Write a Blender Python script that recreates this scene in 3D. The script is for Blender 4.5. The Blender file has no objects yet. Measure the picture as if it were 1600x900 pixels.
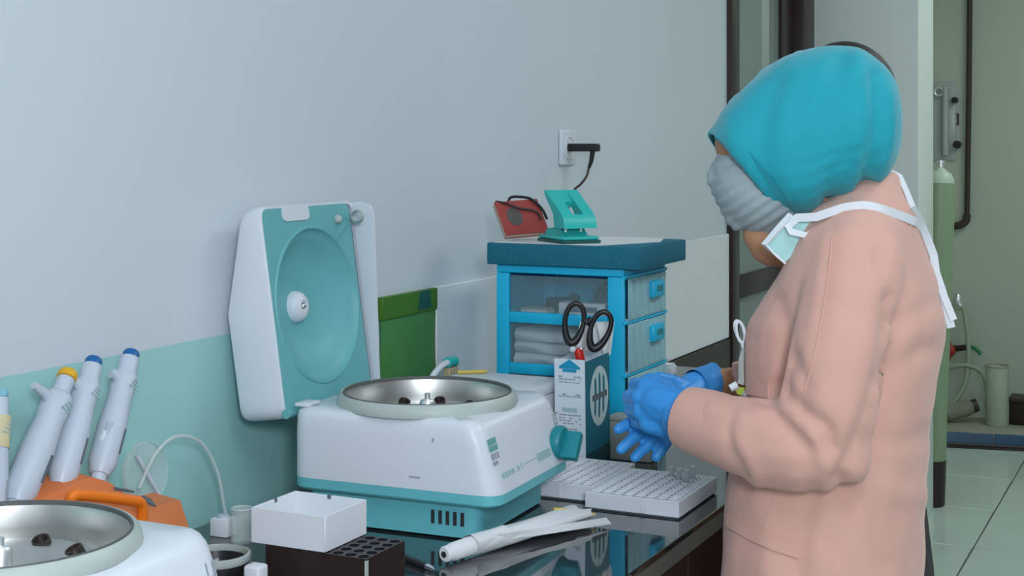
import bpy, bmesh, math, random
from math import sin, cos, pi, radians, atan2, sqrt
from mathutils import Vector, Matrix, noise
from mathutils.bvhtree import BVHTree

random.seed(7)
C = bpy.context.scene.collection
sc = bpy.context.scene

# ------------------------------------------------------------------ camera
cam_d = bpy.data.cameras.new('camera')
cam = bpy.data.objects.new('camera', cam_d)
C.objects.link(cam)
cam_d.sensor_width = 36.0
cam_d.lens = 36.0 * 2250 / 1600
cam_d.shift_y = -222 / 1600
cam_d.clip_start = 0.05
cam.location = (0, -1.32, 1.5)
cam.rotation_euler = (pi / 2, 0, radians(-90 + 25.8))
sc.camera = cam

# ------------------------------------------------------------------ light and exposure
sc.view_settings.view_transform = 'Standard'
sc.view_settings.look = 'None'
sc.view_settings.gamma = 1.0
sc.view_settings.exposure = 0.0
w = bpy.data.worlds.new('world')
sc.world = w
w.use_nodes = True
w.node_tree.nodes['Background'].inputs[0].default_value = (0.55, 0.62, 0.66, 1)
w.node_tree.nodes['Background'].inputs[1].default_value = 0.3
LAMPS = [  # x, y, watts, colour of the tubes, length along x, width
    (0.55, -1.75, 11, (0.80, 0.90, 1.0), 1.2, 0.6),
    (3.3, -1.9, 14, (0.86, 0.95, 0.92), 1.2, 0.6),
    (6.4, -1.5, 14, (0.84, 1.0, 0.84), 1.2, 0.6),
]
CEIL = 3.0

REAR_FILL = (12, (0.78, 0.88, 1.0))   # fill from an added, unseen window behind the camera
SIDE_LIGHT = (10, (0.80, 0.89, 1.0))     # fill from a long unseen window added in the right-hand wall
fd_ = bpy.data.lights.new('photographer_flash', 'AREA'); fd_.shape = 'DISK'; fd_.size = .45; fd_.energy = 32; fd_.color = (.86, .93, 1.0)
fo_ = bpy.data.objects.new('photographer_flash', fd_); C.objects.link(fo_); fo_.location = (-.35, -1.80, 1.92)
fo_.rotation_euler = (Vector((2.1, -.35, 1.1)) - Vector(fo_.location)).to_track_quat('-Z', 'Y').to_euler()
# ------------------------------------------------------------------ materials
KA = 1.55
def lin(c):
    c /= 255.0
    return c / 12.92 if c <= 0.04045 else ((c + 0.055) / 1.055) ** 2.4
def rgb(r, g, b, k=1.0):
    return (min(lin(r) * k, .95), min(lin(g) * k, .95), min(lin(b) * k, .95), 1)
MATS = {}
def mat(name, col, rough=.5, metal=0.0, var=0.06, scale=20, bump=0.0, bscale=60, trans=0.0, ior=1.45, alpha=1.0, coat=0.0, sheen=0.0, sss=0.0, emit=0.0):
    if name in MATS: return MATS[name]
    m = bpy.data.materials.new(name); m.use_nodes = True
    nt = m.node_tree; b = nt.nodes['Principled BSDF']
    tc = nt.nodes.new('ShaderNodeTexCoord')
    if var > 0:
        n = nt.nodes.new('ShaderNodeTexNoise'); n.inputs['Scale'].default_value = scale; n.inputs['Detail'].default_value = 4
        nt.links.new(tc.outputs['Object'], n.inputs['Vector'])
        r = nt.nodes.new('ShaderNodeMix'); r.data_type = 'RGBA'
        r.inputs[6].default_value = tuple(c * (1 - var) for c in col[:3]) + (1,)
        r.inputs[7].default_value = tuple(min(c * (1 + var), 1) for c in col[:3]) + (1,)
        nt.links.new(n.outputs['Fac'], r.inputs[0]); nt.links.new(r.outputs[2], b.inputs['Base Color'])
    else:
        b.inputs['Base Color'].default_value = col
    if bump > 0:
        n2 = nt.nodes.new('ShaderNodeTexNoise'); n2.inputs['Scale'].default_value = bscale; n2.inputs['Detail'].default_value = 5
        nt.links.new(tc.outputs['Object'], n2.inputs['Vector'])
        bp = nt.nodes.new('ShaderNodeBump'); bp.inputs['Strength'].default_value = bump; bp.inputs['Distance'].default_value = .004
        nt.links.new(n2.outputs['Fac'], bp.inputs['Height']); nt.links.new(bp.outputs['Normal'], b.inputs['Normal'])
    b.inputs['Roughness'].default_value = rough
    b.inputs['Metallic'].default_value = metal
    b.inputs['IOR'].default_value = ior
    b.inputs['Transmission Weight'].default_value = trans
    b.inputs['Coat Weight'].default_value = coat
    b.inputs['Coat Roughness'].default_value = .08
    b.inputs['Sheen Weight'].default_value = sheen
    b.inputs['Subsurface Weight'].default_value = sss
    b.inputs['Alpha'].default_value = alpha
    if emit > 0:
        b.inputs['Emission Color'].default_value = col; b.inputs['Emission Strength'].default_value = emit
    MATS[name] = m
    return m

WALL = (.64, .69, .745, 1)
mat('white_paint', WALL, .65, var=.02, scale=3, bump=.08, bscale=40)
mat('far_wall_paint', (.48, .53, .45, 1), .6, var=.03, scale=3)
mat('column_paint', (.76, .82, .79, 1), .6, var=.02, scale=3)
mat('ceiling_paint', (.8, .8, .8, 1), .8, var=.01)
mat('panel_white', (.82, .84, .87, 1), .45, var=.02)
mat('edge_strip', (.16, .15, .13, 1), .4, var=.1)
mat('dark_wood', (.030, .016, .013, 1), .35, var=.35, scale=9, bump=.1)
mat('red_wood', (.040, .014, .010, 1), .35, var=.35, scale=9, bump=.1)
mat('floor_tile', (.56, .66, .60, 1), .12, var=.05, scale=4)
mat('grout', (.10, .11, .10, 1), .8)
mat('gasket_grey', (.10, .11, .105, 1), .5, var=0)
mat('plastic_white', (.70, .74, .81, 1), .32, var=.015)
mat('box_white', (.76, .79, .84, 1), .45, var=.015)
mat('teal_plastic', (.14, .50, .56, 1), .38, var=.06, scale=10)
mat('lid_teal', (.15, .44, .47, 1), .45, var=.10, scale=14)
mat('rim_grey', (.46, .52, .49, 1), .4, var=.03)
mat('steel', (.66, .66, .64, 1), .34, metal=1.0, var=.10, scale=6)
mat('bright_steel', (.86, .87, .90, 1), .38, metal=1.0, var=.05)
mat('dark_hole', (.03, .03, .033, 1), .5, var=0)
mat('knob_teal', (.012, .24, .29, 1), .35, var=.05)
mat('label_green', (.16, .40, .36, 1), .6, var=.04)
mat('label_pale', (.36, .53, .54, 1), .6, var=.04)
mat('ink_grey', (.32, .36, .40, 1), .7, var=0)
mat('ink_dark', (.12, .14, .17, 1), .7, var=0)
mat('sticker_clear', (.60, .64, .66, 1), .25, var=.03)
mat('foam_blue', (.011, .15, .23, 1), .85, var=.25, scale=120, bump=.3, bscale=300)
mat('cyan_plastic', (.015, .50, .80, 1), .35, var=.03)
mat('smoky_clear', (.30, .42, .44, 1), .15, var=0, alpha=.22)
mat('ribbed_clear', (.40, .68, .76, 1), .25, var=.03, alpha=.82)
mat('cloth_white', (.72, .75, .78, 1), .8, var=.03, bump=.1)
mat('paper_white', (.72, .74, .76, 1), .8, var=.02)
mat('paper_grey', (.44, .46, .42, 1), .8, var=.04)
mat('carton_white', (.68, .75, .82, 1), .5, var=.02)
mat('carton_teal', (.006, .16, .24, 1), .45, var=.04)
mat('carton_blue', (.01, .30, .50, 1), .45, var=.03)
mat('carton_dark', (.006, .07, .09, 1), .45, var=.04)
mat('oval_white', (.60, .76, .78, 1), .5, var=.02)
mat('black_plastic', (.016, .015, .017, 1), .35, var=.05)
mat('brown_black', (.028, .016, .015, 1), .4, var=.05)
mat('red_plastic', (.62, .02, .015, 1), .35, var=.03)
mat('notebook_red', (.34, .05, .045, 1), .6, var=.08)
mat('page_cream', (.62, .58, .42, 1), .8, var=.04)
mat('oval_grey', (.09, .085, .08, 1), .6, var=.1)
mat('mint_punch', (.03, .50, .47, 1), .3, var=.05)
mat('dark_green', (.008, .09, .08, 1), .5, var=.05)
mat('green_sheet', (.075, .26, .07, 1), .4, var=.12, scale=8)
mat('green_band', (.06, .18, .010, 1), .4, var=.12, scale=12)
mat('orange', (.70, .19, .055, 1), .5, var=.08, scale=12)
mat('orange_bright', (.90, .20, .01, 1), .4, var=.04)
mat('orange_shade', (.28, .035, .010, 1), .6, var=.08)
mat('pipette_white', (.54, .60, .69, 1), .35, var=.03)
mat('button_blue', (.006, .12, .36, 1), .35, var=.03)
mat('button_yellow', (.80, .42, .02, 1), .35, var=.03)
mat('button_sky', (.22, .50, .62, 1), .35, var=.03)
mat('cream', (.66, .58, .36, 1), .5, var=.03)
mat('clear_plastic', (.85, .93, .92, 1), .12, var=0, alpha=.22)
mat('clear_tube', (.70, .78, .78, 1), .2, var=0, alpha=.6)
mat('tan_card', (.55, .44, .28, 1), .7, var=.05)
mat('yellow_pencil', (.70, .52, .10, 1), .5, var=.04)
mat('gown_peach', (.66, .37, .30, 1), .85, var=.04, scale=10, bump=.12, bscale=250, sheen=.15)
mat('hijab_teal', (.008, .33, .41, 1), .8, var=.07, scale=25, bump=.06, bscale=260, sheen=.2)
mat('glove_blue', (.035, .27, .68, 1), .42, var=.08, scale=30, bump=.12, bscale=110)
mat('skin', (.44, .22, .115, 1), .55, var=.06, sss=.05)
mat('skin_brown', (.42, .17, .06, 1), .55, var=.06, sss=.05)
mat('mask_grey', (.33, .39, .41, 1), .8, var=.05)
mat('mask_mint', (.45, .76, .74, 1), .8, var=.05)
mat('strap_white', (.72, .76, .80, 1), .8, var=.02)
mat('hair_black', (.018, .013, .012, 1), .55, var=.3, scale=60)
mat('shirt_dark', (.030, .026, .030, 1), .8, var=.3, scale=30)
mat('trousers_dark', (.04, .045, .06, 1), .85)
mat('shoe_black', (.02, .02, .022, 1), .4)
mat('eye_white', (.75, .75, .72, 1), .3, var=0)
mat('iris_brown', (.05, .025, .012, 1), .2, var=0)
mat('badge_green', (.45, .58, .08, 1), .4, var=.05)
mat('cylinder_green', (.27, .36, .22, 1), .42, var=.08, scale=6)
mat('cylinder_shoulder', (.52, .62, .50, 1), .4, var=.03)
mat('pipe_brown', (.050, .032, .022, 1), .5, var=.15)
mat('valve_red', (.42, .03, .03, 1), .45, var=.05)
mat('hose_green', (.03, .22, .08, 1), .5)
mat('hose_clear', (.42, .50, .38, 1), .35, alpha=.8, var=.03)
mat('tile_blue', (.035, .10, .20, 1), .25, var=.12)
mat('kerb_beige', (.34, .34, .27, 1), .6, var=.08)
mat('jug_grey', (.50, .56, .46, 1), .35, alpha=.9, var=.04)
mat('sponge_grey', (.22, .22, .18, 1), .8, var=.2)
mat('perspex', (.42, .47, .45, 1), .25, var=.1, scale=30)
mat('door_glass', (.45, .55, .50, 1), .06, var=0, alpha=.35)
mat('lamp_white', (.9, .95, 1.0, 1), .5, var=0, emit=3.0)
mat('backroom_paint', (.35, .42, .37, 1), .7, var=.04)

def dado_material():
    m = bpy.data.materials.new('wall_with_mint_dado'); m.use_nodes = True
    nt = m.node_tree; b = nt.nodes['Principled BSDF']
    tc = nt.nodes.new('ShaderNodeTexCoord'); sp = nt.nodes.new('ShaderNodeSeparateXYZ')
    nt.links.new(tc.outputs['Object'], sp.inputs[0])
    n = nt.nodes.new('ShaderNodeTexNoise'); n.inputs['Scale'].default_value = 14
    nt.links.new(tc.outputs['Object'], n.inputs['Vector'])
    j = nt.nodes.new('ShaderNodeMath'); j.operation = 'MULTIPLY_ADD'; j.inputs[1].default_value = .004
    nt.links.new(n.outputs['Fac'], j.inputs[0]); nt.links.new(sp.outputs['Z'], j.inputs[2])
    lt = nt.nodes.new('ShaderNodeMath'); lt.operation = 'LESS_THAN'; lt.inputs[1].default_value = 1.193
    nt.links.new(j.outputs[0], lt.inputs[0])
    mx = nt.nodes.new('ShaderNodeMix'); mx.data_type = 'RGBA'
    mx.inputs[6].default_value = WALL; mx.inputs[7].default_value = (.36, .66, .64, 1)
    nt.links.new(lt.outputs[0], mx.inputs[0]); nt.links.new(mx.outputs[2], b.inputs['Base Color'])
    b.inputs['Roughness'].default_value = .5
    bp = nt.nodes.new('ShaderNodeBump'); bp.inputs['Strength'].default_value = .06; bp.inputs['Distance'].default_value = .003
    nt.links.new(n.outputs['Fac'], bp.inputs['Height']); nt.links.new(bp.outputs['Normal'], b.inputs['Normal'])
    MATS['wall_dado'] = m
dado_material()
def glass_top_material():
    m = bpy.data.materials.new('dark_glass_top'); m.use_nodes = True
    b = m.node_tree.nodes['Principled BSDF']
    b.inputs['Base Color'].default_value = (.028, .030, .032, 1)
    b.inputs['Roughness'].default_value = .035
    b.inputs['IOR'].default_value = 2.9
    MATS['glass_top'] = m
glass_top_material()

# ------------------------------------------------------------------ mesh building
class MB:
    def __init__(s): s.v = []; s.f = []
    def add(s, vs, fs):
        k = len(s.v); s.v += [tuple(p) for p in vs]; s.f += [tuple(i + k for i in f) for f in fs]; return s
    def xf(s, M):
        s.v = [tuple(M @ Vector(p)) for p in s.v]; return s
    def join(s, o, M=None):
        return s.add([M @ Vector(p) for p in o.v] if M else o.v, o.f)
    def bm_add(s, bm, M=None):
        bm.verts.index_update()
        s.add([(M @ v.co) if M else v.co.copy() for v in bm.verts], [[v.index for v in f.verts] for f in bm.faces]); bm.free(); return s
    def box(s, a, b, bev=0.0, seg=2, M=None):
        bm = bmesh.new()
        bmesh.ops.create_cube(bm, size=1)
        a = Vector(a); b = Vector(b); c = (a + b) / 2; d = b - a
        for v in bm.verts: v.co = Vector((v.co.x * d.x, v.co.y * d.y, v.co.z * d.z)) + c
        if bev > 0: bmesh.ops.bevel(bm, geom=bm.edges[:], offset=bev, segments=seg, profile=.5, affect='EDGES')
        return s.bm_add(bm, M)
    def loft(s, rings, cap0=True, cap1=True, closed=False):
        n = len(rings[0]); k = len(s.v); fs = []
        for r in rings: s.v += [tuple(p) for p in r]
        m = len(rings)
        for i in range(m if closed else m - 1):
            a = k + i * n; b = k + ((i + 1) % m) * n
            for j in range(n):
                j2 = (j + 1) % n
                fs.append((a + j, a + j2, b + j2, b + j))
        if not closed:
            if cap0: fs.append(tuple(k + j for j in reversed(range(n))))
            if cap1: fs.append(tuple(k + (m - 1) * n + j for j in range(n)))
        s.f += fs; return s
    def tube(s, pts, r, n=10, closed=False, cap=True, flat=1.0, updir=None):
        pts = [Vector(p) for p in pts]; m = len(pts); rs = r if isinstance(r, (list, tuple)) else [r] * m
        rings = []; nrm = None
        for i, p in enumerate(pts):
            if closed: t = pts[(i + 1) % m] - pts[i - 1]
            else: t = pts[min(i + 1, m - 1)] - pts[max(i - 1, 0)]
            t.normalize()
            if nrm is None:
                u = Vector(updir) if updir else (Vector((0, 0, 1)) if abs(t.z) < .9 else Vector((1, 0, 0)))
                nrm = (u - t * u.dot(t)).normalized()
            else:
                nrm = nrm - t * nrm.dot(t)
                nrm.normalize()
            bn = t.cross(nrm)
            rings.append([p + (nrm * cos(2 * pi * j / n) * flat + bn * sin(2 * pi * j / n)) * rs[i] for j in range(n)])
        return s.loft(rings, cap, cap, closed)
    def lathe(s, prof, n=48, M=None, cap0=True, cap1=True):
        rings = [[Vector((r * cos(2 * pi * j / n), r * sin(2 * pi * j / n), z)) for j in range(n)] for r, z in prof]
        if M: rings = [[M @ p for p in r] for r in rings]
        return s.loft(rings, cap0, cap1)
    def ball(s, c, r, sub=2, sx=(1, 1, 1), M=None):
        bm = bmesh.new(); bmesh.ops.create_icosphere(bm, subdivisions=sub, radius=1)
        for v in bm.verts:
            q = Vector((v.co.x * sx[0] * r, v.co.y * sx[1] * r, v.co.z * sx[2] * r))
            if M: q = M @ q
            v.co = q + Vector(c)
        return s.bm_add(bm)
    def capsule(s, p0, r0, p1, r1, n=12):
        p0 = Vector(p0); p1 = Vector(p1); t = p1 - p0; L = t.length
        if L < 1e-6: return s.ball(p0, r0)
        t /= L; u = Vector((0, 0, 1)) if abs(t.z) < .9 else Vector((1, 0, 0)); a = t.cross(u).normalized(); b = t.cross(a)
        rings = []
        def ring(c, r): rings.append([c + (a * cos(2 * pi * j / n) + b * sin(2 * pi * j / n)) * r for j in range(n)])
        for q in (.98, .8, .55, .28): ring(p0 - t * r0 * q, r0 * sqrt(1 - q * q))
        ring(p0, r0); ring(p1, r1)
        for q in (.28, .55, .8, .98): ring(p1 + t * r1 * q, r1 * sqrt(1 - q * q))
        return s.loft(rings)
    def chain(s, pts):
        for (p, r), (q, t) in zip(pts, pts[1:]): s.capsule(p, r, q, t)
        return s
    def mesh(s, name, smooth=40):
        me = bpy.data.meshes.new(name); me.from_pydata(s.v, [], s.f); 
        bm = bmesh.new(); bm.from_mesh(me); bmesh.ops.recalc_face_normals(bm, faces=bm.faces[:]); bm.to_mesh(me); bm.free()
        if smooth:
            me.polygons.foreach_set('use_smooth', [True] * len(me.polygons))
            me.set_sharp_from_angle(angle=radians(smooth))
        me.update(); return me

def obj(name, mb, m, parent=None, smooth=40, label=None, kind=None):
    me = mb.mesh(name, smooth) if isinstance(mb, MB) else mb
    o = bpy.data.objects.new(name, me); C.objects.link(o)
    if m:
        me.materials.clear(); me.materials.append(MATS[m])
    if parent is not None:
        o.parent = parent
        if parent.type == 'EMPTY': o.matrix_parent_inverse = parent.matrix_basis.inverted()
    if label: o['label'] = label
    if kind: o['kind'] = kind
    return o
def loc_obj(name, mb, m, parent, **k):
    """child whose mesh is given in the local space of its parent"""
    o = obj(name, mb, m, None, **k); o.parent = parent; return o
def thing(name, label, cat, loc=(0, 0, 0), rz=0, group=None):
    o = bpy.data.objects.new(name, None); C.objects.link(o); o.empty_display_size = .05
    o.location = loc; o.rotation_euler = (0, 0, rz); o['label'] = label; o['category'] = cat
    if group: o['group'] = group
    return o
def tag(o, label, cat, group=None):
    o['label'] = label; o['category'] = cat
    if group: o['group'] = group
    return o
def struct(name, mb, m, parent=None, smooth=30):
    o = obj(name, mb, m, parent, smooth); o['kind'] = 'structure'; return o
def dup(root, loc, label=None, rz=None):
    r = root.copy(); C.objects.link(r); r.location = loc
    if rz is not None: r.rotation_euler = (0, 0, rz)
    if label: r['label'] = label
    for ch in list(root.children):
        c = ch.copy(); C.objects.link(c); c.parent = r
        for g in list(ch.children):
            d = g.copy(); C.objects.link(d); d.parent = c
    return r
def rrect(hx0, hx1, hy0, hy1, r, n=40):
    """rounded rectangle outline, n points per quarter spread by angle about its centre"""
    cx = (hx0 + hx1) / 2; cy = (hy0 + hy1) / 2; out = []
    N = n * 4; a = (hx1 - hx0) / 2; b = (hy1 - hy0) / 2
    for i in range(N):
        t = 2 * pi * i / N + .0001; dx, dy = cos(t), sin(t)
        k = min(a / abs(dx) if abs(dx) > 1e-9 else 1e9, b / abs(dy) if abs(dy) > 1e-9 else 1e9)
        x, y = dx * k, dy * k
        if abs(x) > a - r and abs(y) > b - r:
            qx = (a - r) * (1 if x > 0 else -1); qy = (b - r) * (1 if y > 0 else -1)
            # ray - circle
            B = dx * qx + dy * qy; Cc = qx * qx + qy * qy - r * r
            kk = B + sqrt(max(B * B - Cc, 0)); x, y = dx * kk, dy * kk
        out.append((cx + x, cy + y))
    return out
def ribbon(pts, wdir, width, thick=.0015):
    mb = MB(); rings = []
    pts = [Vector(p) for p in pts]
    for i, p in enumerate(pts):
        t = (pts[min(i + 1, len(pts) - 1)] - pts[max(i - 1, 0)]).normalized()
        wd = Vector(wdir[i]) if isinstance(wdir, list) else Vector(wdir)
        wd = (wd - t * wd.dot(t)).normalized(); nn = t.cross(wd) * thick / 2; h = wd * width / 2
        rings.append([p - h - nn, p + h - nn, p + h + nn, p - h + nn])
    return mb.loft(rings)
def bez(p0, p1, p2, p3, n=10):
    p0, p1, p2, p3 = map(Vector, (p0, p1, p2, p3)); o = []
    for i in range(n + 1):
        t = i / n; o.append(p0 * (1 - t) ** 3 + p1 * 3 * t * (1 - t) ** 2 + p2 * 3 * t * t * (1 - t) + p3 * t ** 3)
    return o
def spline(pts, n=8):
    pts = [Vector(p) for p in pts]; o = []
    for i in range(len(pts) - 1):
        p0 = pts[max(i - 1, 0)]; p1 = pts[i]; p2 = pts[i + 1]; p3 = pts[min(i + 2, len(pts) - 1)]
        for j in range(n):
            t = j / n
            o.append(.5 * ((2 * p1) + (p2 - p0) * t + (2 * p0 - 5 * p1 + 4 * p2 - p3) * t * t + (3 * p1 - p0 - 3 * p2 + p3) * t ** 3))
    o.append(pts[-1]); return o
def T(x, y, z): return Matrix.Translation((x, y, z))
def R(a, ax): return Matrix.Rotation(a, 4, ax)

def fused(mb, voxel, smooth_it=6, fac=.5):
    """closed overlapping shapes -> ONE continuous skin"""
    me = bpy.data.meshes.new('raw'); me.from_pydata(mb.v, [], mb.f)
    bm = bmesh.new(); bm.from_mesh(me); bmesh.ops.recalc_face_normals(bm, faces=bm.faces[:]); bm.to_mesh(me); bm.free()
    o = bpy.data.objects.new('raw', me); C.objects.link(o)
    r = o.modifiers.new('r', 'REMESH'); r.mode = 'VOXEL'; r.voxel_size = voxel
    if smooth_it:
        s_ = o.modifiers.new('s', 'SMOOTH'); s_.iterations = smooth_it; s_.factor = fac
    dg = bpy.context.evaluated_depsgraph_get(); ev = o.evaluated_get(dg)
    out = bpy.data.meshes.new_from_object(ev, depsgraph=dg)
    bpy.data.objects.remove(o); bpy.data.meshes.remove(me)
    out.polygons.foreach_set('use_smooth', [True] * len(out.polygons)); out.update()
    return out

# the photograph's measured image points turned into metres: (column, row, distance) -> world
FW = Vector((cos(radians(25.8)), sin(radians(25.8)), 0)); RT = Vector((sin(radians(25.8)), -cos(radians(25.8)), 0)); UP = Vector((0, 0, 1))
EYE = Vector((0, -1.32, 1.5))
def P(px, py, d): return EYE + (FW + RT * ((px - 800) / 2250) - UP * ((py - 228) / 2250)) * d

# ================================================================== setting
TILE = .6
fl = struct('floor', MB().box((-2.2, -3.7, -.12), (8.3, 1.7, -.004)), 'grout')
tile_me = MB().box((.003, .003, -.006), (TILE - .003, TILE - .003, 0), .0015, 1).mesh('tile')
tile_me.materials.append(MATS['floor_tile'])
for i in range(-3, 14):
    for j in range(-5, 2):
        o = bpy.data.objects.new('tile', tile_me); C.objects.link(o); o.parent = fl
        o.location = (.19 + i * TILE, -.53 + j * TILE, 0)
WY = .13
wl = MB().box((-2.1, WY, 0), (4.65, WY + .12, CEIL)).box((5.77, WY, 0), (8.2, WY + .12, CEIL)).box((4.65, WY, 2.25), (5.77, WY + .12, CEIL))
struct('wall_left', MB().box((-2.1, WY, 0), (2.62, WY + .12, CEIL)), 'wall_dado')
struct('wall_left_far', MB().box((2.62, WY, 0), (4.65, WY + .12, CEIL)).box((4.65, WY, 2.25), (5.77, WY + .12, CEIL)), 'white_paint')
struct('wall_column', MB().box((5.76, -.30, 0), (6.1, WY + .12, CEIL), .004), 'column_paint')
struct('wall_recess', MB().box((6.1, WY, 0), (8.2, WY + .12, CEIL)), 'far_wall_paint')
struct('wall_back', MB().box((8.1, -3.6, 0), (8.22, WY, CEIL)), 'far_wall_paint')
wr_ = MB()
for a, b in (((-2.1, 0), (8.22, .75)), ((-2.1, 2.65), (8.22, CEIL)), ((-2.1, .75), (-1.2, 2.65)), ((4.8, .75), (8.22, 2.65))): wr_.box((a[0], -3.72, a[1]), (b[0], -3.6, b[1]))
struct('wall_right', wr_, 'white_paint')
w2 = bpy.data.objects.new('added_window_2', None); C.objects.link(w2); w2['kind'] = 'structure'; w2.location = (1.8, -3.66, .75)  # unseen window, added to carry the soft side fill
for a, b in [((-1.2, .75), (4.8, .82)), ((-1.2, 2.58), (4.8, 2.65))] + [((-1.2 + 1.985 * k, .82), (-1.135 + 1.985 * k, 2.58)) for k in range(4)]:
    obj('window_frame', MB().box((a[0], -3.7, a[1]), (b[0], -3.62, b[1]), .004), 'plastic_white', w2)
ld = bpy.data.lights.new('side_fill', 'AREA'); ld.shape = 'RECTANGLE'; ld.size = 5.9; ld.size_y = 1.8; ld.energy = SIDE_LIGHT[0]; ld.color = SIDE_LIGHT[1]
lo = bpy.data.objects.new('side_fill', ld); C.objects.link(lo); lo.location = (1.8, -3.75, 1.7); lo.rotation_euler = (radians(90), 0, 0)
wf = MB()
for a, b in (((-3.72, 0), (-2.6, CEIL)), ((-.5, 0), (WY + .12, CEIL)), ((-2.6, 0), (-.5, .95)), ((-2.6, 2.5), (-.5, CEIL))): wf.box((-2.22, a[0], a[1]), (-2.1, b[0], b[1]))
struct('wall_front', wf, 'white_paint')
wn = bpy.data.objects.new('added_window_1', None); C.objects.link(wn); wn['kind'] = 'structure'; wn.location = (-2.16, -1.55, .95)  # unseen window, added so light comes from behind the camera
for a, b in (((-2.6, .95), (-2.54, 2.5)), ((-.56, .95), (-.5, 2.5)), ((-2.54, .95), (-.56, 1.01)), ((-2.54, 2.44), (-.56, 2.5)), ((-1.58, 1.01), (-1.52, 2.44))):
    obj('window_frame', MB().box((-2.2, a[0], a[1]), (-2.12, b[0], b[1]), .004), 'plastic_white', wn)
ld = bpy.data.lights.new('rear_fill', 'AREA'); ld.shape = 'RECTANGLE'; ld.size = 2.0; ld.size_y = 1.45; ld.energy = REAR_FILL[0]; ld.color = REAR_FILL[1]
lo = bpy.data.objects.new('rear_fill', ld); C.objects.link(lo); lo.location = (-2.24, -1.55, 1.72); lo.rotation_euler = (0, radians(-90), 0); lo.rotation_euler = (radians(90), 0, radians(-90))
struct('ceiling', MB().box((-2.22, -3.72, CEIL), (8.22, 1.72, CEIL + .1)), 'ceiling_paint')
# the dim room behind the glass door
struct('wall_corridor', MB().box((4.2, 1.5, 0), (7.2, 1.6, CEIL)).box((4.1, WY + .12, 0), (4.2, 1.6, CEIL)).box((7.2, WY + .12, 0), (7.3, 1.6, CEIL)), 'backroom_paint')
# white wall boards and the brown board below them
struct('trim_1', MB().box((2.622, WY - .009, .86), (4.648, WY, 1.207), .002, 1), 'panel_white')
struct('trim_2', MB().box((2.622, WY - .014, .0), (4.648, WY, .857), .002, 1), 'dark_wood')

# glazed brown door
dr = bpy.data.objects.new('door_1', None); C.objects.link(dr); dr['kind'] = 'structure'; dr.location = (4.65, WY, 0)
def dpart(n, mb, m): return obj(n, mb, m, dr)
dpart('jamb', MB().box((4.652, WY - .02, 0), (4.735, WY + .12, 2.25), .004), 'dark_wood')
dpart('stile', MB().box((4.745, WY + .02, .05), (4.865, WY + .06, 2.2), .004), 'dark_wood')
dpart('stile', MB().box((5.43, WY + .02, .05), (5.58, WY + .06, 2.2), .004), 'dark_wood')
dpart('jamb', MB().box((5.59, WY - .02, 0), (5.762, WY + .12, 2.25), .004), 'dark_wood')
dpart('rail', MB().box((4.866, WY + .02, .965), (5.43, WY + .06, 1.045), .004), 'dark_wood')
dpart('rail', MB().box((4.866, WY + .02, .05), (5.43, WY + .06, .22), .004), 'dark_wood')
dpart('rail', MB().box((4.866, WY + .02, 2.08), (5.43, WY + .06, 2.2), .004), 'dark_wood')
dpart('glass_pane', MB().box((4.866, WY + .037, 1.045), (5.43, WY + .043, 2.08)), 'door_glass')
dpart('glass_pane', MB().box((4.866, WY + .037, .22), (5.43, WY + .043, .965)), 'door_glass')
tag(obj('post', MB().box((6.36, .44, 0), (6.42, .50, CEIL), .004), 'white_paint'), 'pale post seen through the glass of the brown door', 'post')

# lamps on the ceiling
for i, (x, y, pw, colr, L, W_) in enumerate(LAMPS):
    t = thing('ceiling_light', ['white panel lamp on the ceiling above the white-lidded centrifuges', 'white panel lamp on the ceiling above the hooded worker', 'white panel lamp on the ceiling by the far wash corner'][i], 'lamp', (x, y, CEIL), 0, 'ceiling panel lamps')
    obj('frame', MB().box((x - L / 2 - .03, y - W_ / 2 - .03, CEIL - .04), (x + L / 2 + .03, y + W_ / 2 + .03, CEIL), .004), 'plastic_white', t)
    obj('diffuser', MB().box((x - L / 2, y - W_ / 2, CEIL - .046), (x + L / 2, y + W_ / 2, CEIL - .0405)), 'lamp_white', t)
    ld = bpy.data.lights.new('panel_light', 'AREA'); ld.shape = 'RECTANGLE'; ld.size = L; ld.size_y = W_; ld.energy = pw; ld.color = colr
    lo = bpy.data.objects.new('panel_light', ld); C.objects.link(lo); lo.location = (x, y, CEIL - .06); lo.parent = t; lo.matrix_parent_inverse = t.matrix_basis.inverted()
ld = bpy.data.lights.new('corridor_light', 'AREA'); ld.size = .6; ld.energy = 7; ld.color = (.85, 1, .9)
lo = bpy.data.objects.new('corridor_light', ld); C.objects.link(lo); lo.location = (5.7, .9, CEIL - .05)

# ================================================================== bench
tb = thing('lab_bench', 'long dark bench with a glossy black glass top along the wall', 'bench', (1.5, -.23, 0))
obj('glass_top', MB().box((-.9, -.59, .890), (3.73, .112, .9), .0015, 1), 'glass_top', tb)
obj('top_frame', MB().box((-.9, -.59, .862), (3.73, .112, .8895), .002, 1), 'edge_strip', tb, label='grey-brown edge band under the glass')
x = -.88
for k in range(6):
    obj('front_panel', MB().box((x, -.575, .09), (x + .757, -.555, .860), .003, 1), 'red_wood', tb); x += .767
obj('side_panel', MB().box((3.70, -.555, 0), (3.72, .1, .861)), 'red_wood', tb)
obj('side_panel', MB().box((-.88, -.555, 0), (-.86, .1, .861)), 'red_wood', tb)
obj('plinth', MB().box((-.88, -.54, 0), (3.72, -.52, .09)), 'dark_wood', tb)
TZ = .9

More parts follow.
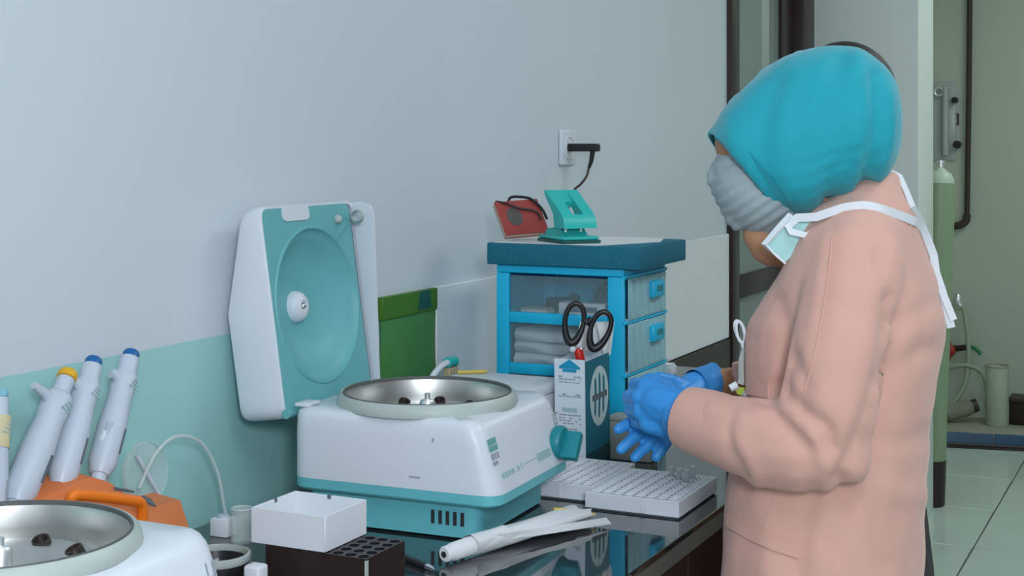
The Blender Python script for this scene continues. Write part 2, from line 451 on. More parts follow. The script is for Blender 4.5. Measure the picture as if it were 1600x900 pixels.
# ================================================================== centrifuge
def centrifuge(loc, rz, label):
    t = thing('centrifuge', label, 'centrifuge', loc, rz, 'benchtop centrifuges')
    N = 40
    # base (narrower) and the teal skirt
    def ring(o, z): return [(x, y, z) for x, y in o]
    b = MB(); o1 = rrect(-.133, .138, -.142, .155, .02, N)
    b.loft([ring(o1, .004), ring(o1, .0585)])
    base = loc_obj('base', b, 'teal_plastic', t)
    for i in range(5): loc_obj('vent_slot', MB().box((-.1345, -.070 - i * .0125, .022), (-.1315, -.0645 - i * .0125, .0425)), 'dark_hole', base)
    for sx in (-.1, .1):
        for sy in (-.11, .12): loc_obj('rubber_foot', MB().lathe([(.012, -.0), (.012, .006)], 12, T(sx, sy, 0)), 'black_plastic', base)
    sk = MB(); o2 = rrect(-.152, .153, -.184, .176, .028, N); o3 = rrect(-.149, .150, -.180, .173, .026, N)
    sk.loft([ring(o3, .0575), ring(o2, .061), ring(o2, .0755)])
    loc_obj('skirt', sk, 'teal_plastic', t)
    # white body, front leaning back, round opening
    body = MB(); rings = []
    o_b = rrect(-.152, .153, -.184, .176, .028, N)
    def lean(o, k): return [(x, y + k * max(0, (-y - .06) / .124), z) for x, y, z in o]
    rings.append(ring(o_b, .0757)); rings.append(lean(ring(o_b, .150), .022))
    rings.append(lean(ring(rrect(-.1515, .1525, -.184, .1755, .028, N), .170), .031))
    rings.append(lean(ring(rrect(-.149, .150, -.182, .174, .028, N), .1790), .037))
    rings.append(lean(ring(rrect(-.143, .144, -.176, .168, .026, N), .1840), .041))
    circ = []
    for x, y, z in rings[-1]:
        a = atan2(y + .0, x + .012); circ.append((-.012 + .1445 * cos(a), .003 + .1445 * sin(a), .1845))
    rings.append(circ)
    body.loft(rings, True, False)
    bd = loc_obj('body', body, 'plastic_white', t)
    # rim and bowl, rotor
    M = T(-.012, .003, 0)
    loc_obj('rim', MB().lathe([(.1470, .182), (.1478, .186), (.1465, .193), (.1435, .1995), (.1405, .2025), (.1375, .2015), (.1365, .196), (.1365, .186)], 96, M, False, False), 'rim_grey', t)
    loc_obj('gasket', MB().lathe([(.1375, .2018), (.1368, .2035), (.1350, .2025), (.1345, .198)], 96, M, False, False), 'gasket_grey', t)
    loc_obj('bowl', MB().lathe([(.1362, .199), (.135, .195), (.133, .17), (.131, .12), (.12, .105), (.05, .10), (.001, .10)], 96, M, False, False), 'steel', t)
    ro = loc_obj('rotor', MB().lathe([(.03, .10), (.045, .118), (.085, .150), (.098, .162), (.098, .168), (.060, .168), (.028, .160), (.02, .160), (.001, .160)], 64, M, True, False), 'steel', t)
    loc_obj('hub', MB().lathe([(.013, .155), (.013, .183), (.010, .187), (.0045, .188), (.0045, .197), (.001, .198)], 24, M, False, False), 'bright_steel', ro)
    for k in range(8):
        a = 2 * pi * k / 8 + .2
        Mk = M @ T(.079 * cos(a), .079 * sin(a), .168) @ R(a, 'Z') @ R(radians(-28), 'Y')
        loc_obj('tube_sleeve', MB().lathe([(.0100, -.012), (.0100, .006), (.0078, .006), (.0072, .001), (.0072, -.006), (.001, -.007)], 20, Mk, False, False), 'brown_black', ro)
    # knob
    Mk = T(.112, -.172, .108) @ R(radians(90), 'X')
    kb = loc_obj('knob', MB().lathe([(.027, .0), (.028, .004), (.028, .012), (.025, .016), (.02, .017), (.001, .017)], 40, Mk, True, False), 'knob_teal', t)
    kp = MB(); kp.box((-.0085, -.028, .015), (.0085, .020, .044), .003, 2); kp.xf(Mk @ R(radians(-35), 'Z'))
    loc_obj('knob_grip', kp, 'knob_teal', kb)
    # marks on the leaning front face: helper puts (x, z) on the face
    def onfront(x, z):
        y = -.184 + (.022 * (z - .0757) / .0743)
        return (x, y - .0006, z)
    def patch(x0, x1, z0, z1, mb):
        a, bq, c, d = onfront(x0, z0), onfront(x1, z0), onfront(x1, z1), onfront(x0, z1)
        back = [(p[0], p[1] + .0012, p[2]) for p in (a, bq, c, d)]
        mb.loft([[a, bq, c, d], back])
    g = MB(); patch(-.136, -.108, .148, .157, g); patch(-.136, -.108, .139, .1465, g)
    loc_obj('maker_label', g, 'label_green', bd)
    g = MB()
    for k in range(3): patch(-.135 + k * .009, -.129 + k * .009, .127, .136, g)
    patch(-.135, -.120, .119, .124, g)
    loc_obj('small_lettering', g, 'ink_grey', bd); g = MB()
    for k in range(2): patch(.122 + k * .013, .1245 + k * .013, .134, .152, g)
    patch(.122, .131, .134, .1365, g); patch(.137, .146, .1495, .152, g)
    loc_obj('dial_lettering', g, 'ink_grey', bd)
    g = MB()
    for k, wd in enumerate((.010, .010, .010, .010)): patch(-.120 + k * .0125, -.120 + k * .0125 + wd, .0965, .104, g)
    patch(-.062, -.052, .0965, .104, g); patch(-.046, -.042, .0965, .106, g); patch(-.036, .018, .1005, .102, g)
    patch(.020, .076, .094, .106, g)
    loc_obj('lettering', g, 'label_pale', bd)
    # clear sticker on top near the front, scuff on the side
    loc_obj('sticker', MB().box((-.016, -.012, 0), (.020, .010, .0007)).xf(T(-.114, -.118, .1842) @ R(radians(45), 'Z') @ T(-.005, .010, 0) @ R(radians(2), 'X')), 'sticker_clear', bd)
    for a, b in (((-.1527, -.055, .093), (-.1517, -.036, .0955)), ((-.1527, -.078, .150), (-.1517, -.075, .156))): loc_obj('scuff', MB().box(a, b), 'ink_grey', bd)
    for sx in (-.12, .10):
        pg = MB(); pg.lathe([(.006, .183), (.006, .1862), (.001, .1862)], 12, T(sx, .150, 0), False, False)
        loc_obj('screw_cap', pg, 'ink_grey', bd)
    # lid, standing open: inner face frame  (ex, ev, en)
    o_ = Vector((0, .190, .174)); ev = Vector((0, .143, .99)).normalized(); en = Vector((0, .99, -.143)).normalized()
    def L3(x, v, n): return Vector((x, 0, 0)) + o_ + ev * v + en * n
    def depth(v): return .088 + .002 * min(max(v / .16, 0), 1) if v < .165 else .090 - .054 * (v - .165) / .166
    shell = MB(); rim = rrect(-.148, .160, -.012, .332, .022, N); q2 = rrect(-.138, .150, -.006, .322, .03, N)
    inner = rrect(-.143, .150, -.006, .326, .016, N)
    shell.loft([[L3(x, v, .006) for x, v in inner], [L3(x, v, 0) for x, v in inner], [L3(x, v, .0) for x, v in rrect(-.146, .157, -.010, .330, .02, N)], [L3(x, v, .003) for x, v in rim],
                [L3(x, v, depth(v) * .82) for x, v in rim], [L3(x, v, depth(v) * .95) for x, v in rrect(-.145, .157, -.010, .329, .022, N)], [L3(x, v, depth(v)) for x, v in q2]], False, True)
    ld_ = loc_obj('lid', shell, 'plastic_white', t)
    ins = MB(); out = rrect(-.143, .136, -.006, .327, .014, N); cv = .160
    def cr(r, n): return [L3(r * cos(atan2(v - cv, x + .004)) - .004, cv + r * sin(atan2(v - cv, x + .004)), n) for x, v in out]
    ins.loft([[L3(x, v, .008) for x, v in out], [L3(x, v, -.001) for x, v in out], cr(.134, -.001), cr(.132, -.003), cr(.129, -.003), cr(.126, .004), cr(.119, .009), cr(.116, .010), cr(.108, .019), cr(.085, .034), cr(.055, .043), cr(.03, .046), cr(.002, .046)], False, True)
    loc_obj('liner', ins, 'lid_teal', ld_)
    Mc = Matrix(((1, 0, 0, 0), (0, ev.y, -en.y, 0), (0, ev.z, -en.z, 0), (0, 0, 0, 1)))
    Mc = T(*L3(-.004, cv, .046)) @ Mc
    loc_obj('boss', MB().lathe([(.027, .0), (.025, .010), (.019, .016), (.010, .018), (.009, .014), (.001, .013)], 32, Mc, False, False), 'plastic_white', ld_)
    hd = MB(); hd.ball(L3(-.004, cv, .031), .006, 2); loc_obj('boss_screw', hd, 'steel', ld_)
    loc_obj('side_flange', MB().loft([[L3(x, 0, 0), L3(x, 0, -.008), L3(x, .30, -.040), L3(x, .318, -.036), L3(x, .327, -.020), L3(x, .327, 0)] for x in (.148, .1575)]), 'plastic_white', ld_)
    tabm = MB(); tb0 = rrect(-.085, -.003, .304, .331, .009, 12)
    tabm.loft([[L3(x, v, -.0035) for x, v in tb0], [L3(x, v, .004) for x, v in tb0]])
    loc_obj('lid_tab', tabm, 'plastic_white', ld_)
    sc_ = MB()
    sc_.tube([L3(.112 + .020 * cos(a), .300 + .010 * sin(a), -.030 + .022 * cos(a)) for a in [2 * pi * k / 20 for k in range(20)]], .0028, 8, True)
    sc_.ball(L3(.088, .300, -.004), .008, 2)
    loc_obj('latch', sc_, 'rim_grey', ld_)
    for a, b in ((-.150, -.12), (.09, .14)): loc_obj('hinge', MB().tube([L3(a, -.002, -.004), L3(b, -.002, -.004)], .0075, 12), 'lid_teal', ld_)
    loc_obj('hinge_block', MB().box((-.140, .152, .1842), (-.10, .176, .190), .002), 'plastic_white', bd)
    return t
cf = centrifuge((2.065, -.177, TZ), radians(2.5), 'white and teal centrifuge with its whole lid in view, standing open beside the wall')
cf2 = dup(cf, (1.150, -.170, TZ), 'nearest centrifuge, cut by the lower left corner, steel bowl beside the orange stand', rz=0)
cf2.scale = (1, 1, .94)      # a slightly lower machine than the other one

# ================================================================== left of the bench: orange stand with pipettes
st = thing('pipette_stand', 'orange plastic stand holding white pipettes, behind the nearest centrifuge', 'stand', (1.52, .03, TZ))
def cross(x, zt, yf, yb, zb=TZ): return [(x, yf, zb), (x, yb, zb), (x, yb * .35 + .03, zt), (x, .018, zt - .006)]
sb = MB().loft([cross(1.35, 1.040, -.045, .105), cross(1.40, 1.058, -.05, .105), cross(1.478, 1.066, -.05, .105), cross(1.515, 1.052, -.05, .105), cross(1.555, 1.024, -.05, .105), cross(1.585, 1.002, -.05, .105), cross(1.612, .996, -.045, .105), cross(1.665, .994, -.020, .105)])
sbo = obj('stand_body', sb, 'orange', st, smooth=20)
obj('end_shade', MB().loft([[(1.6652, -.012, .905), (1.6652, .088, .905), (1.6652, .060, .984), (1.6652, .016, .980)], [(1.6666, -.012, .905), (1.6666, .088, .905), (1.6666, .060, .984), (1.6666, .016, .980)]]), 'orange_shade', sbo)  # dark sheet over the closed end; the hollow's shade is in its colour
obj('rail', MB().tube(spline([(1.398, .0, 1.015), (1.398, -.022, 1.050), (1.410, -.026, 1.056), (1.50, -.030, 1.030), (1.525, -.030, 1.018), (1.530, -.025, .99), (1.530, -.01, .975)], 6), .0075, 10), 'orange_bright', st)
mk = MB(); mk.box((-.018, -.004, -.001), (.022, .0, .001), 0, 1, T(1.528, .006, 1.035) @ R(.32, 'Y') @ R(.6, 'X')); mk.box((-.009, -.012, -.001), (.009, .004, .001), 0, 1, T(1.578, .004, 1.010) @ R(.45, 'Y') @ R(.6, 'X'))
obj('print_mark', mk, 'ink_dark', sbo)

def pipette(x0, z0, x1, z1, y0, y1, kind, label, rad=.0135):
    """long handle pipette leaning in the stand"""
    a = Vector((x0, y0, z0)); b = Vector((x1, y1, z1)); ax = (b - a).normalized(); a = a - ax * .085; L = (b - a).length
    side = ax.cross(Vector((0, 1, 0))).normalized(); fr = side.cross(ax)
    M = Matrix(((side.x, fr.x, ax.x, a.x), (side.y, fr.y, ax.y, a.y), (side.z, fr.z, ax.z, a.z), (0, 0, 0, 1)))
    t = thing('pipette', label, 'pipette', tuple(a), 0, 'pipettes in the orange stand')
    e = .65 if kind == 'thin' else .85
    obj('handle', MB().lathe([(rad * .8, L * .28), (rad * 1.2, L * .34), (rad * 1.22, L * .56), (rad * 1.02, L * .72), (rad * 1.1, L * .76), (rad * 1.1, L * .84), (rad * .9, L * .865), (rad * e, L * .875), (rad * e, L * .955), (rad * .5, L * .957)], 24, M, True, True), 'pipette_white', t)
    obj('shaft', MB().lathe([(.003, 0), (.0045, L * .12), (rad * .62, L * .2), (rad * .66, L * .285)], 16, M), 'pipette_white', t)
    hk = MB().tube([M @ Vector(p) for p in ((rad * .7, 0, L * .80), (rad * 1.5, .002, L * .815), (rad * (2.7 if kind == 'thin' else 1.8), .002, L * .80))], [.0075, .007, .005], 10)
    obj('finger_hook', hk, 'pipette_white', t)
    bm_ = {'thin': 'button_yellow', 'blue': 'button_blue', 'sky': 'button_sky'}[kind]
    obj('button', MB().lathe([(rad * .6, L * .957), (rad * .74, L * .96), (rad * .74, L * .985), (rad * .6, L * 1.0), (rad * .2, L * 1.003)], 24, M), bm_, t)
    wn = MB().box((-rad * .45, rad * -1.24, L * .40), (-rad * .25, rad * -1.10, L * .54), 0, 1, M)
    obj('volume_window', wn, 'ink_grey' if kind == 'sky' else 'ink_dark', t)
    pr = MB()
    for k in range(3): pr.box((-rad * .5, -rad * 1.16, L * (.77 + .022 * k)), (rad * (.5 - .2 * k), -rad * 1.07, L * (.777 + .022 * k)), 0, 1, M)
    obj('scale_print', pr, 'label_pale', t)
    if kind == 'sky': obj('grip_band', MB().lathe([(rad * 1.13, L * .70), (rad * 1.13, L * .86)], 24, M, False, False), 'cream', t)
    return t
pipette(1.376, 1.050, 1.507, 1.192, .045, .080, 'thin', 'white pipette with a yellow button in the orange stand', .0185)
pipette(1.456, 1.060, 1.562, 1.202, .045, .085, 'blue', 'white blue-button pipette next to the yellow-button one', .0165)
pipette(1.530, 1.058, 1.640, 1.202, .045, .085, 'blue', 'white blue-button pipette farthest from the yellow-button one', .0165)
pipette(1.334, 1.03, 1.388, 1.185, .045, .085, 'sky', 'pipette with pale sky-blue button and cream band at the left edge')
cl = thing('white_clip', 'small white clip standing between the two blue-button pipettes', 'clip', (1.53, .06, 1.05))
obj('clip_body', MB().box((-.008, -.004, -.02), (.008, .004, .035), .002, 2, T(1.532, .050, 1.075) @ R(.5, 'Y')), 'box_white', cl)
obj('clip_jaw', MB().box((-.006, -.006, .03), (.006, .002, .048), .002, 2, T(1.532, .050, 1.075) @ R(.5, 'Y')), 'pipette_white', cl)

# clear lid, thin tubing, cube, vial
dk = MB().lathe([(.001, -.001), (.044, -.001), (.045, .001), (.045, .010), (.0435, .010), (.0435, .0012), (.001, .0012)], 48, T(1.700, .112, .948) @ R(radians(-84), 'X') @ T(0, 0, 0), True, False)
dko = thing('petri_dish_lid', 'clear round plastic dish lid leaning on the mint wall by the orange stand', 'dish lid', (1.7, .1, TZ))
obj('disc', MB().lathe([(.0, -.001), (.046, -.001), (.047, .001), (.0468, .010), (.0452, .010), (.0450, .0015), (.0, .0015)], 56, T(1.702, .118, 1.010) @ R(radians(84), 'X'), False, False), 'clear_plastic', dko)
obj('foot_ring', MB().tube([(1.702 + .012 * cos(a), .100 + .012 * sin(a), .906) for a in [k * pi / 8 for k in range(16)]], .004, 8, True), 'clear_tube', dko)
obj('stem', MB().tube([(1.702, .106, .966), (1.702, .100, .93), (1.702, .100, .906)], .004, 8), 'clear_tube', dko)
rod = thing('white_stick', 'short white plastic stick leaning on the clear round dish lid', 'stick', (1.67, .09, TZ))
obj('shaft', MB().tube([(1.690, .085, .995), (1.668, .100, 1.045)], .0035, 10), 'pipette_white', rod)
obj('tip', MB().tube([(1.690, .085, .995), (1.713, .07, .945), (1.725, .05, .9035)], [.0035, .003, .0025], 10), 'pipette_white', rod)
tu = obj('plastic_tubing', MB().tube(spline([(1.655, .085, 1.000), (1.69, .082, 1.045), (1.735, .08, 1.062), (1.795, .08, 1.040), (1.835, .08, .985), (1.850, .078, .925), (1.856, .07, .904)], 8), .0028, 8), 'clear_tube')
tag(tu, 'thin clear tubing arching between the clear dish lid and the white cube', 'tubing')
cu = thing('white_cube', 'small white cube block on the bench by the clear vial', 'block', (1.80, .05, TZ))
obj('block', MB().box((1.790, .030, .9), (1.818, .062, .928), .003), 'box_white', cu)
obj('cap', MB().lathe([(.009, .927), (.009, .932), (.001, .932)], 16, T(1.804, .046, 0), False, False), 'pipette_white', cu)
vi = thing('glass_vial', 'clear empty glass vial between white cube and white tray', 'vial', (1.79, .0, TZ))
obj('vial_body', MB().lathe([(.001, .9005), (.016, .9005), (.017, .903), (.017, .940), (.015, .947), (.0155, .952), (.0135, .952), (.0135, .946), (.0155, .939), (.0155, .904), (.001, .903)], 28, T(1.785, -.002, 0), False, False), 'clear_plastic', vi)
obj('neck_ring', MB().tube([(1.785 + .0155 * cos(a), -.002 + .0155 * sin(a), .951) for a in [k * pi / 10 for k in range(20)]], .0014, 8, True), 'clear_tube', vi)
cap = thing('teal_cap', 'tiny teal cap lying on the bench beside the tubing', 'cap', (1.77, .09, TZ))
obj('cap_body', MB().lathe([(.007, .9003), (.007, .908), (.005, .911), (.001, .911)], 18, T(1.765, .085, 0)), 'knob_teal', cap)
obj('cap_rim', MB().lathe([(.0085, .9003), (.0085, .9025), (.006, .9027)], 18, T(1.765, .085, 0)), 'lid_teal', cap)

# black tube rack, white tray on it
rk = thing('tube_rack', 'black plastic tube rack with round holes under the white tray', 'rack', (1.69, -.22, TZ))
ZB = .95
x0, x1, y0, y1 = 1.640, 1.742, -.312, -.150
hole_plate = MB(); nx, ny = 5, 8; px_, py_ = (x1 - x0) / nx, (y1 - y0) / ny
def holed_plate(mb, x0, y0, px_, py_, nx, ny, z, dep, rr, seg=12, M=None, square=False):
    for i in range(nx):
        for j in range(ny):
            cx = x0 + px_ * (i + .5); cy = y0 + py_ * (j + .5); o = []; q = []; l = []
            for k in range(seg):
                a = 2 * pi * (k + .5) / seg; dx, dy = cos(a), sin(a)
                kk = min(px_ / 2 / abs(dx), py_ / 2 / abs(dy)); o.append((cx + dx * kk, cy + dy * kk, z))
                if square:
                    k2 = min(rr[0] / abs(dx), rr[1] / abs(dy)); q.append((cx + dx * k2, cy + dy * k2, z)); l.append((cx + dx * k2 * .9, cy + dy * k2 * .9, z - dep))
                else:
                    q.append((cx + dx * rr, cy + dy * rr, z)); l.append((cx + dx * rr * .92, cy + dy * rr * .92, z - dep))
            mb.loft([o, q, l], False, True)
holed_plate(hole_plate, x0, y0, px_, py_, nx, ny, ZB, .02, .0078)
obj('top_plate', hole_plate, 'black_plastic', rk, smooth=30)
mb = MB()
for a, b in (((x0, y0, .9005), (x0 + .004, y1, ZB)), ((x1 - .004, y0, .9005), (x1, y1, ZB)), ((x0, y0, .9005), (x1, y0 + .004, ZB)), ((x0, y1 - .004, .9005), (x1, y1, ZB))): mb.box(a, b)
mb = MB().loft([[(x0, y0, .9005), (x1, y0, .9005), (x1, y1, .9005), (x0, y1, .9005)], [(x0, y0, ZB - .0003), (x1, y0, ZB - .0003), (x1, y1, ZB - .0003), (x0, y1, ZB - .0003)]], True, False)
obj('rack_walls', mb, 'brown_black', rk)
rb = MB()
for k in range(5): rb.box((x0 + .002, y0 - .0012, .908 + .008 * k), (x1 - .002, y0 + .001, .911 + .008 * k))
obj('side_ribs', rb, 'brown_black', rk)
obj('edge_strip', MB().box((x0 - .001, y0 - .0016, .9005), (x0 + .003, y0 + .002, ZB - .002)), 'rim_grey', rk, label='pale corner edge')  # pale strip down one corner of the rack
tr = thing('white_tray', 'empty open white plastic tray resting on the black tube rack', 'tray', (1.69, -.185, ZB))
def open_box(mb, x0, x1, y0, y1, z0, z1, t):
    def r(a, z): return [(x0 + a, y0 + a, z), (x1 - a, y0 + a, z), (x1 - a, y1 - a, z), (x0 + a, y1 - a, z)]
    mb.loft([r(.0008, z0), r(0, z0 + .0008), r(0, z1 - .0008), r(.0008, z1), r(t - .0006, z1), r(t, z1 - .0008), r(t, z0 + t)], True, True)
wb = MB(); open_box(wb, 1.640, 1.746, -.247, -.126, ZB + .0005, .9995, .0035)
obj('tray_body', wb, 'box_white', tr, smooth=20)
obj('corner_rib', MB().box((1.6392, -.2478, ZB + .001), (1.645, -.243, .999), .001, 1), 'box_white', tr)
obj('notch', MB().box((1.690, -.1300, .9945), (1.696, -.1255, 1.0000)), 'ink_dark', tr)
obj('notch', MB().box((1.7418, -.190, .9945), (1.7465, -.184, 1.0000)), 'ink_dark', tr)
# black dish and white block, in front of the rack
ds = thing('black_dish', 'round black dish with a clear rim beside the white tray', 'dish', (1.600, -.1, TZ))
obj('dish_body', MB().lathe([(.022, .9005), (.038, .912), (.044, .935), (.041, .937), (.036, .916), (.001, .908)], 40, T(1.592, -.103, 0), True, False), 'black_plastic', ds)
obj('dish_rim', MB().lathe([(.045, .935), (.047, .939), (.046, .945), (.0425, .946), (.041, .940), (.0415, .9355)], 40, T(1.592, -.103, 0), False, False), 'perspex', ds)
wk = thing('white_bottle_cap', 'white square cap standing on the bench in front of the black rack', 'cap', (1.585, -.17, TZ))
obj('cap_body', MB().box((1.574, -.185, .9005), (1.598, -.160, .940), .004, 3), 'box_white', wk)
obj('cap_collar', MB().box((1.572, -.187, .9005), (1.600, -.158, .910), .003, 2), 'box_white', wk)

# pen and wrapped tube on the glass
pn = thing('ballpoint_pen', 'black pen with a silver tip lying by the black rack', 'pen', (1.80, -.30, TZ))
pa, pb = Vector((1.835, -.215, .9055)), Vector((1.776, -.340, .9045)); pd = (pb - pa).normalized()
obj('barrel', MB().tube([pa, pb - pd * .018], .0045, 12), 'black_plastic', pn)
obj('tip', MB().tube([pb - pd * .018, pb - pd * .008, pb], [.0042, .0035, .0008], 12), 'bright_steel', pn)
obj('clip', MB().box((-.0012, 0, .0035), (.0012, .04, .0062), .0005, 1, T(*pa) @ R(atan2(-(pd.x), pd.y), 'Z')), 'black_plastic', pn)
sw = thing('wrapped_tube', 'white plastic tube sticking out of torn white paper wrapping', 'tube', (1.93, -.37, TZ))
sa, sb_ = Vector((1.812, -.336, .9155)), Vector((1.955, -.376, .9185)); sd = (sb_ - sa).normalized()
obj('tube_body', MB().tube([sa, sa + sd * .002, sa + sd * .014, sa + sd * .016, sa + sd * .13], [.0095, .0115, .0115, .0130, .0140], 20), 'paper_white', sw)
obj('tube_mouth', MB().lathe([(.0045, 0), (.0045, .0018), (.001, .0018)], 16, T(*(sa - sd * .0012)) @ sd.to_track_quat('Z', 'Y').to_matrix().to_4x4(), True, True), 'dark_hole', sw)
wr = MB(); rings = []
sd2 = (Vector((2.105, -.420, .918)) - sb_).normalized(); sn = Vector((-sd2.y, sd2.x, 0))
random.seed(3)
for i in range(10):
    t = i / 9; p = sa + sd * (.055) ; p = (sa + sd * .055).lerp(Vector((2.112, -.418, .9165)), t)
    wdt = .0155 + .020 * max(0, t - .25) ; hgt = .0150 - .006 * t; rings.append([])
    for k in range(20):
        a = 2 * pi * k / 20; jag = (random.uniform(-.006, .008) if i == 9 else 0)
        y_ = cos(a) * wdt + .003 * sin(7 * t + 2 * a); z_ = sin(a) * hgt + .0012 * sin(5 * a + 9 * t)
        q = p + sn * y_ + sd2 * jag; q.z = max(.9012, p.z + z_); rings[-1].append(q)
wr.loft(rings, False, False)
wo = obj('wrapping', wr, 'paper_white', sw, smooth=60)
fr_ = MB(); row0 = []; row1 = []
for k in range(17):
    t = k / 16; q = (sa + sd * .075).lerp(Vector((2.118, -.452, .905)), t); e = (.006 + .012 * t) * (.5 + random.random())
    row0.append(q + Vector((0, 0, .010 - .004 * t)) - Vector((0, .010, 0))); row1.append(q - sn * e * .9 + Vector((0, 0, -.001)))
for k in range(17): row1[k].z = max(row1[k].z, .9015)
fr_.loft([row0 + [p + Vector((0, 0, .0006)) for p in reversed(row0)], row1 + [p + Vector((0, 0, .0006)) for p in reversed(row1)]], True, True)
obj('torn_edge', fr_, 'paper_white', sw, smooth=60)
obj('yellow_strip', MB().tube([(2.070, -.392, .9285), (2.100, -.418, .922), (2.125, -.440, .912)], .0022, 8), 'yellow_pencil', sw)

# ================================================================== white sample racks
def sample_rack(x0, y0, label, lx=.198, ly=.163):
    t = thing('sample_rack', label, 'rack', (x0 + lx / 2, y0 + ly / 2, TZ), 0, 'white tube racks')
    zt = .9285; mb = MB(); m = .006
    holed_plate(mb, x0 + m, y0 + m, (lx - 2 * m) / 12, (ly - 2 * m) / 8, 12, 8, zt + .0002, .0035, (.0060, .0076), 12, None, True)
    obj('cell_grid', mb, 'box_white', t, smooth=25)
    def r(a, z): return [(x0 + a, y0 + a, z), (x0 + lx - a, y0 + a, z), (x0 + lx - a, y0 + ly - a, z), (x0 + a, y0 + ly - a, z)]
    sh = MB().loft([r(0, .9035), r(0, zt - .001), r(.001, zt), r(m, zt), r(m, .9045)], True, False)
    obj('outer_shell', sh, 'box_white', t, smooth=25)
    obj('base_plate', MB().box((x0 + .003, y0 + .003, .9004), (x0 + lx - .003, y0 + ly - .003, .9045)), 'ink_dark', t, label='dark recessed foot of the rack')
    obj('side_rib', MB().box((x0 - .0012, y0 + .058, .904), (x0 + .002, y0 + .066, zt), .0006, 1), 'box_white', t)
    return t
sample_rack(2.196, -.556, 'white grid rack of square cells at the table edge, holding clear tubes')
sample_rack(2.234, -.3905, 'empty white grid rack between the teal knob and the other white rack')
for k, (i, j, hgt) in enumerate(((8, 1, .03), (9, 2, .026), (10, 1, .03), (10, 3, .022))):
    cx = 2.196 + .006 + .0155 * (i + .5); cy = -.556 + .006 + .018875 * (j + .5)
    t = thing('microtube', ['tall clear tube in the white rack, nearest to its front-left corner', 'shorter clear tube in the front row of the white rack', 'tall clear tube in the white rack, closest to the gown', 'shortest clear tube in the white rack, behind the others'][k], 'tube', (cx, cy, .915), 0, 'clear tubes in the white rack')
    obj('tube_body', MB().lathe([(.002, .9145), (.0042, .925), (.0048, .93 + hgt * .55), (.0038, .93 + hgt * .55), (.0032, .926), (.001, .917)], 14, T(cx, cy, 0), True, False), 'clear_tube', t)
    obj('tube_cap', MB().lathe([(.0055, .9301 + hgt * .55), (.0055, .933 + hgt * .55), (.001, .9332 + hgt * .55)], 14, T(cx, cy, 0)), 'clear_tube', t)

# ================================================================== behind the open centrifuge
gs = thing('green_folder', 'green plastic folder with a darker top band hung on the wall behind the open lid', 'folder', (2.52, .12, 1.05))
GX0, GX1 = 2.40, 2.618
n_ = 12; r0 = []; r1 = []
rings = []
for i in range(9):
    z = .935 + (1.178 - .935) * i / 8; row = []
    for k in range(n_ + 1):
        x = GX0 + (GX1 - GX0) * k / n_; y = .121 + .005 * sin(k * .9 + i * .5) * (1 - i / 9)
        row.append((x, y, z))
    rings.append(row + [(p[0], p[1] + .002, p[2]) for p in reversed(row)])
obj('folder_front', MB().loft(rings), 'green_sheet', gs, smooth=60)
obj('top_band', MB().box((GX0 - .002, .1165, 1.162), (GX1 + .0, .1285, 1.2065), .001, 1), 'green_band', gs)
obj('band_flap', MB().loft([[(2.545, .1155, 1.205), (2.585, .1155, 1.205), (2.590, .1155, 1.168), (2.535, .1155, 1.168)], [(2.545, .1166, 1.205), (2.585, .1166, 1.205), (2.590, .1166, 1.168), (2.535, .1166, 1.168)]]), 'dark_green', gs, label='dark green pointed flap')
hs = thing('curved_handle', 'curved white plastic handle with a mint end in front of the green folder', 'handle piece', (2.5, .07, TZ))
obj('handle_grip', MB().tube(spline([(2.425, .03, .90), (2.425, .03, 1.03), (2.437, .03, 1.052), (2.47, .03, 1.068), (2.50, .03, 1.073)], 6), .0065, 12), 'plastic_white', hs)
obj('mint_end', MB().tube([(2.499, .03, 1.073), (2.530, .03, 1.072)], .0105, 14), 'mint_punch', hs)
obj('card_block', MB().box((2.498, .024, .9005), (2.535, .038, 1.062), .001, 1), 'tan_card', hs)
sy = thing('foam_box', 'flat white foam box between the open centrifuge and the blue drawers', 'box', (2.37, -.11, TZ))
obj('box_body', MB().box((2.262, -.220, .9005), (2.50, -.012, 1.040), .004), 'box_white', sy)
obj('box_lid', MB().box((2.260, -.222, 1.0405), (2.502, -.010, 1.060), .004), 'box_white', sy)
pc = thing('yellow_pencil', 'short yellow pencil lying on the white foam box', 'pencil', (2.4, -.03, 1.06))
obj('shaft', MB().tube([(2.452, -.018, 1.0638), (2.485, -.062, 1.0638)], .0035, 6), 'yellow_pencil', pc)
obj('point', MB().tube([(2.485, -.062, 1.0638), (2.490, -.069, 1.0638)], [.0033, .0006], 6), 'tan_card', pc)

# blue drawer unit
cb = thing('drawer_unit', 'bright blue plastic drawer unit with see-through drawers under the blue foam slab', 'drawers', (2.73, -.16, TZ))
X0, X1, Y0, Y1, Z0, Z1 = 2.612, 2.852, -.298, -.022, .9005, 1.2605
post = MB()
obj('frame_top', MB().box((X0, Y0, Z1 - .016), (X1, Y1, Z1), .003), 'cyan_plastic', cb)
obj('frame_base', MB().box((X0, Y0, Z0), (X1, Y1, Z0 + .035), .003), 'cyan_plastic', cb)
for (a, b) in ((X0, Y0), (X0, Y1 - .028), (X1 - .012, Y0), (X1 - .012, Y1 - .028)):
    wd = .012 if a > X0 else .012
    obj('post', MB().box((a, b, Z0 + .0355), (a + .012, b + (.034 if b == Y0 else .028), Z1 - .0165), .002), 'cyan_plastic', cb)
zl = [Z0 + .038, 1.052, 1.1545, Z1 - .017]
for k in range(1, 3): obj('crossbar', MB().box((X0, Y0 + .035, zl[k] - .010), (X0 + .010, Y1 - .0285, zl[k] + .012), .002), 'cyan_plastic', cb)
obj('back_panel', MB().box((X1 - .004, Y0 + .035, Z0 + .036), (X1 - .001, Y1 - .029, Z1 - .017)), 'cyan_plastic', cb)
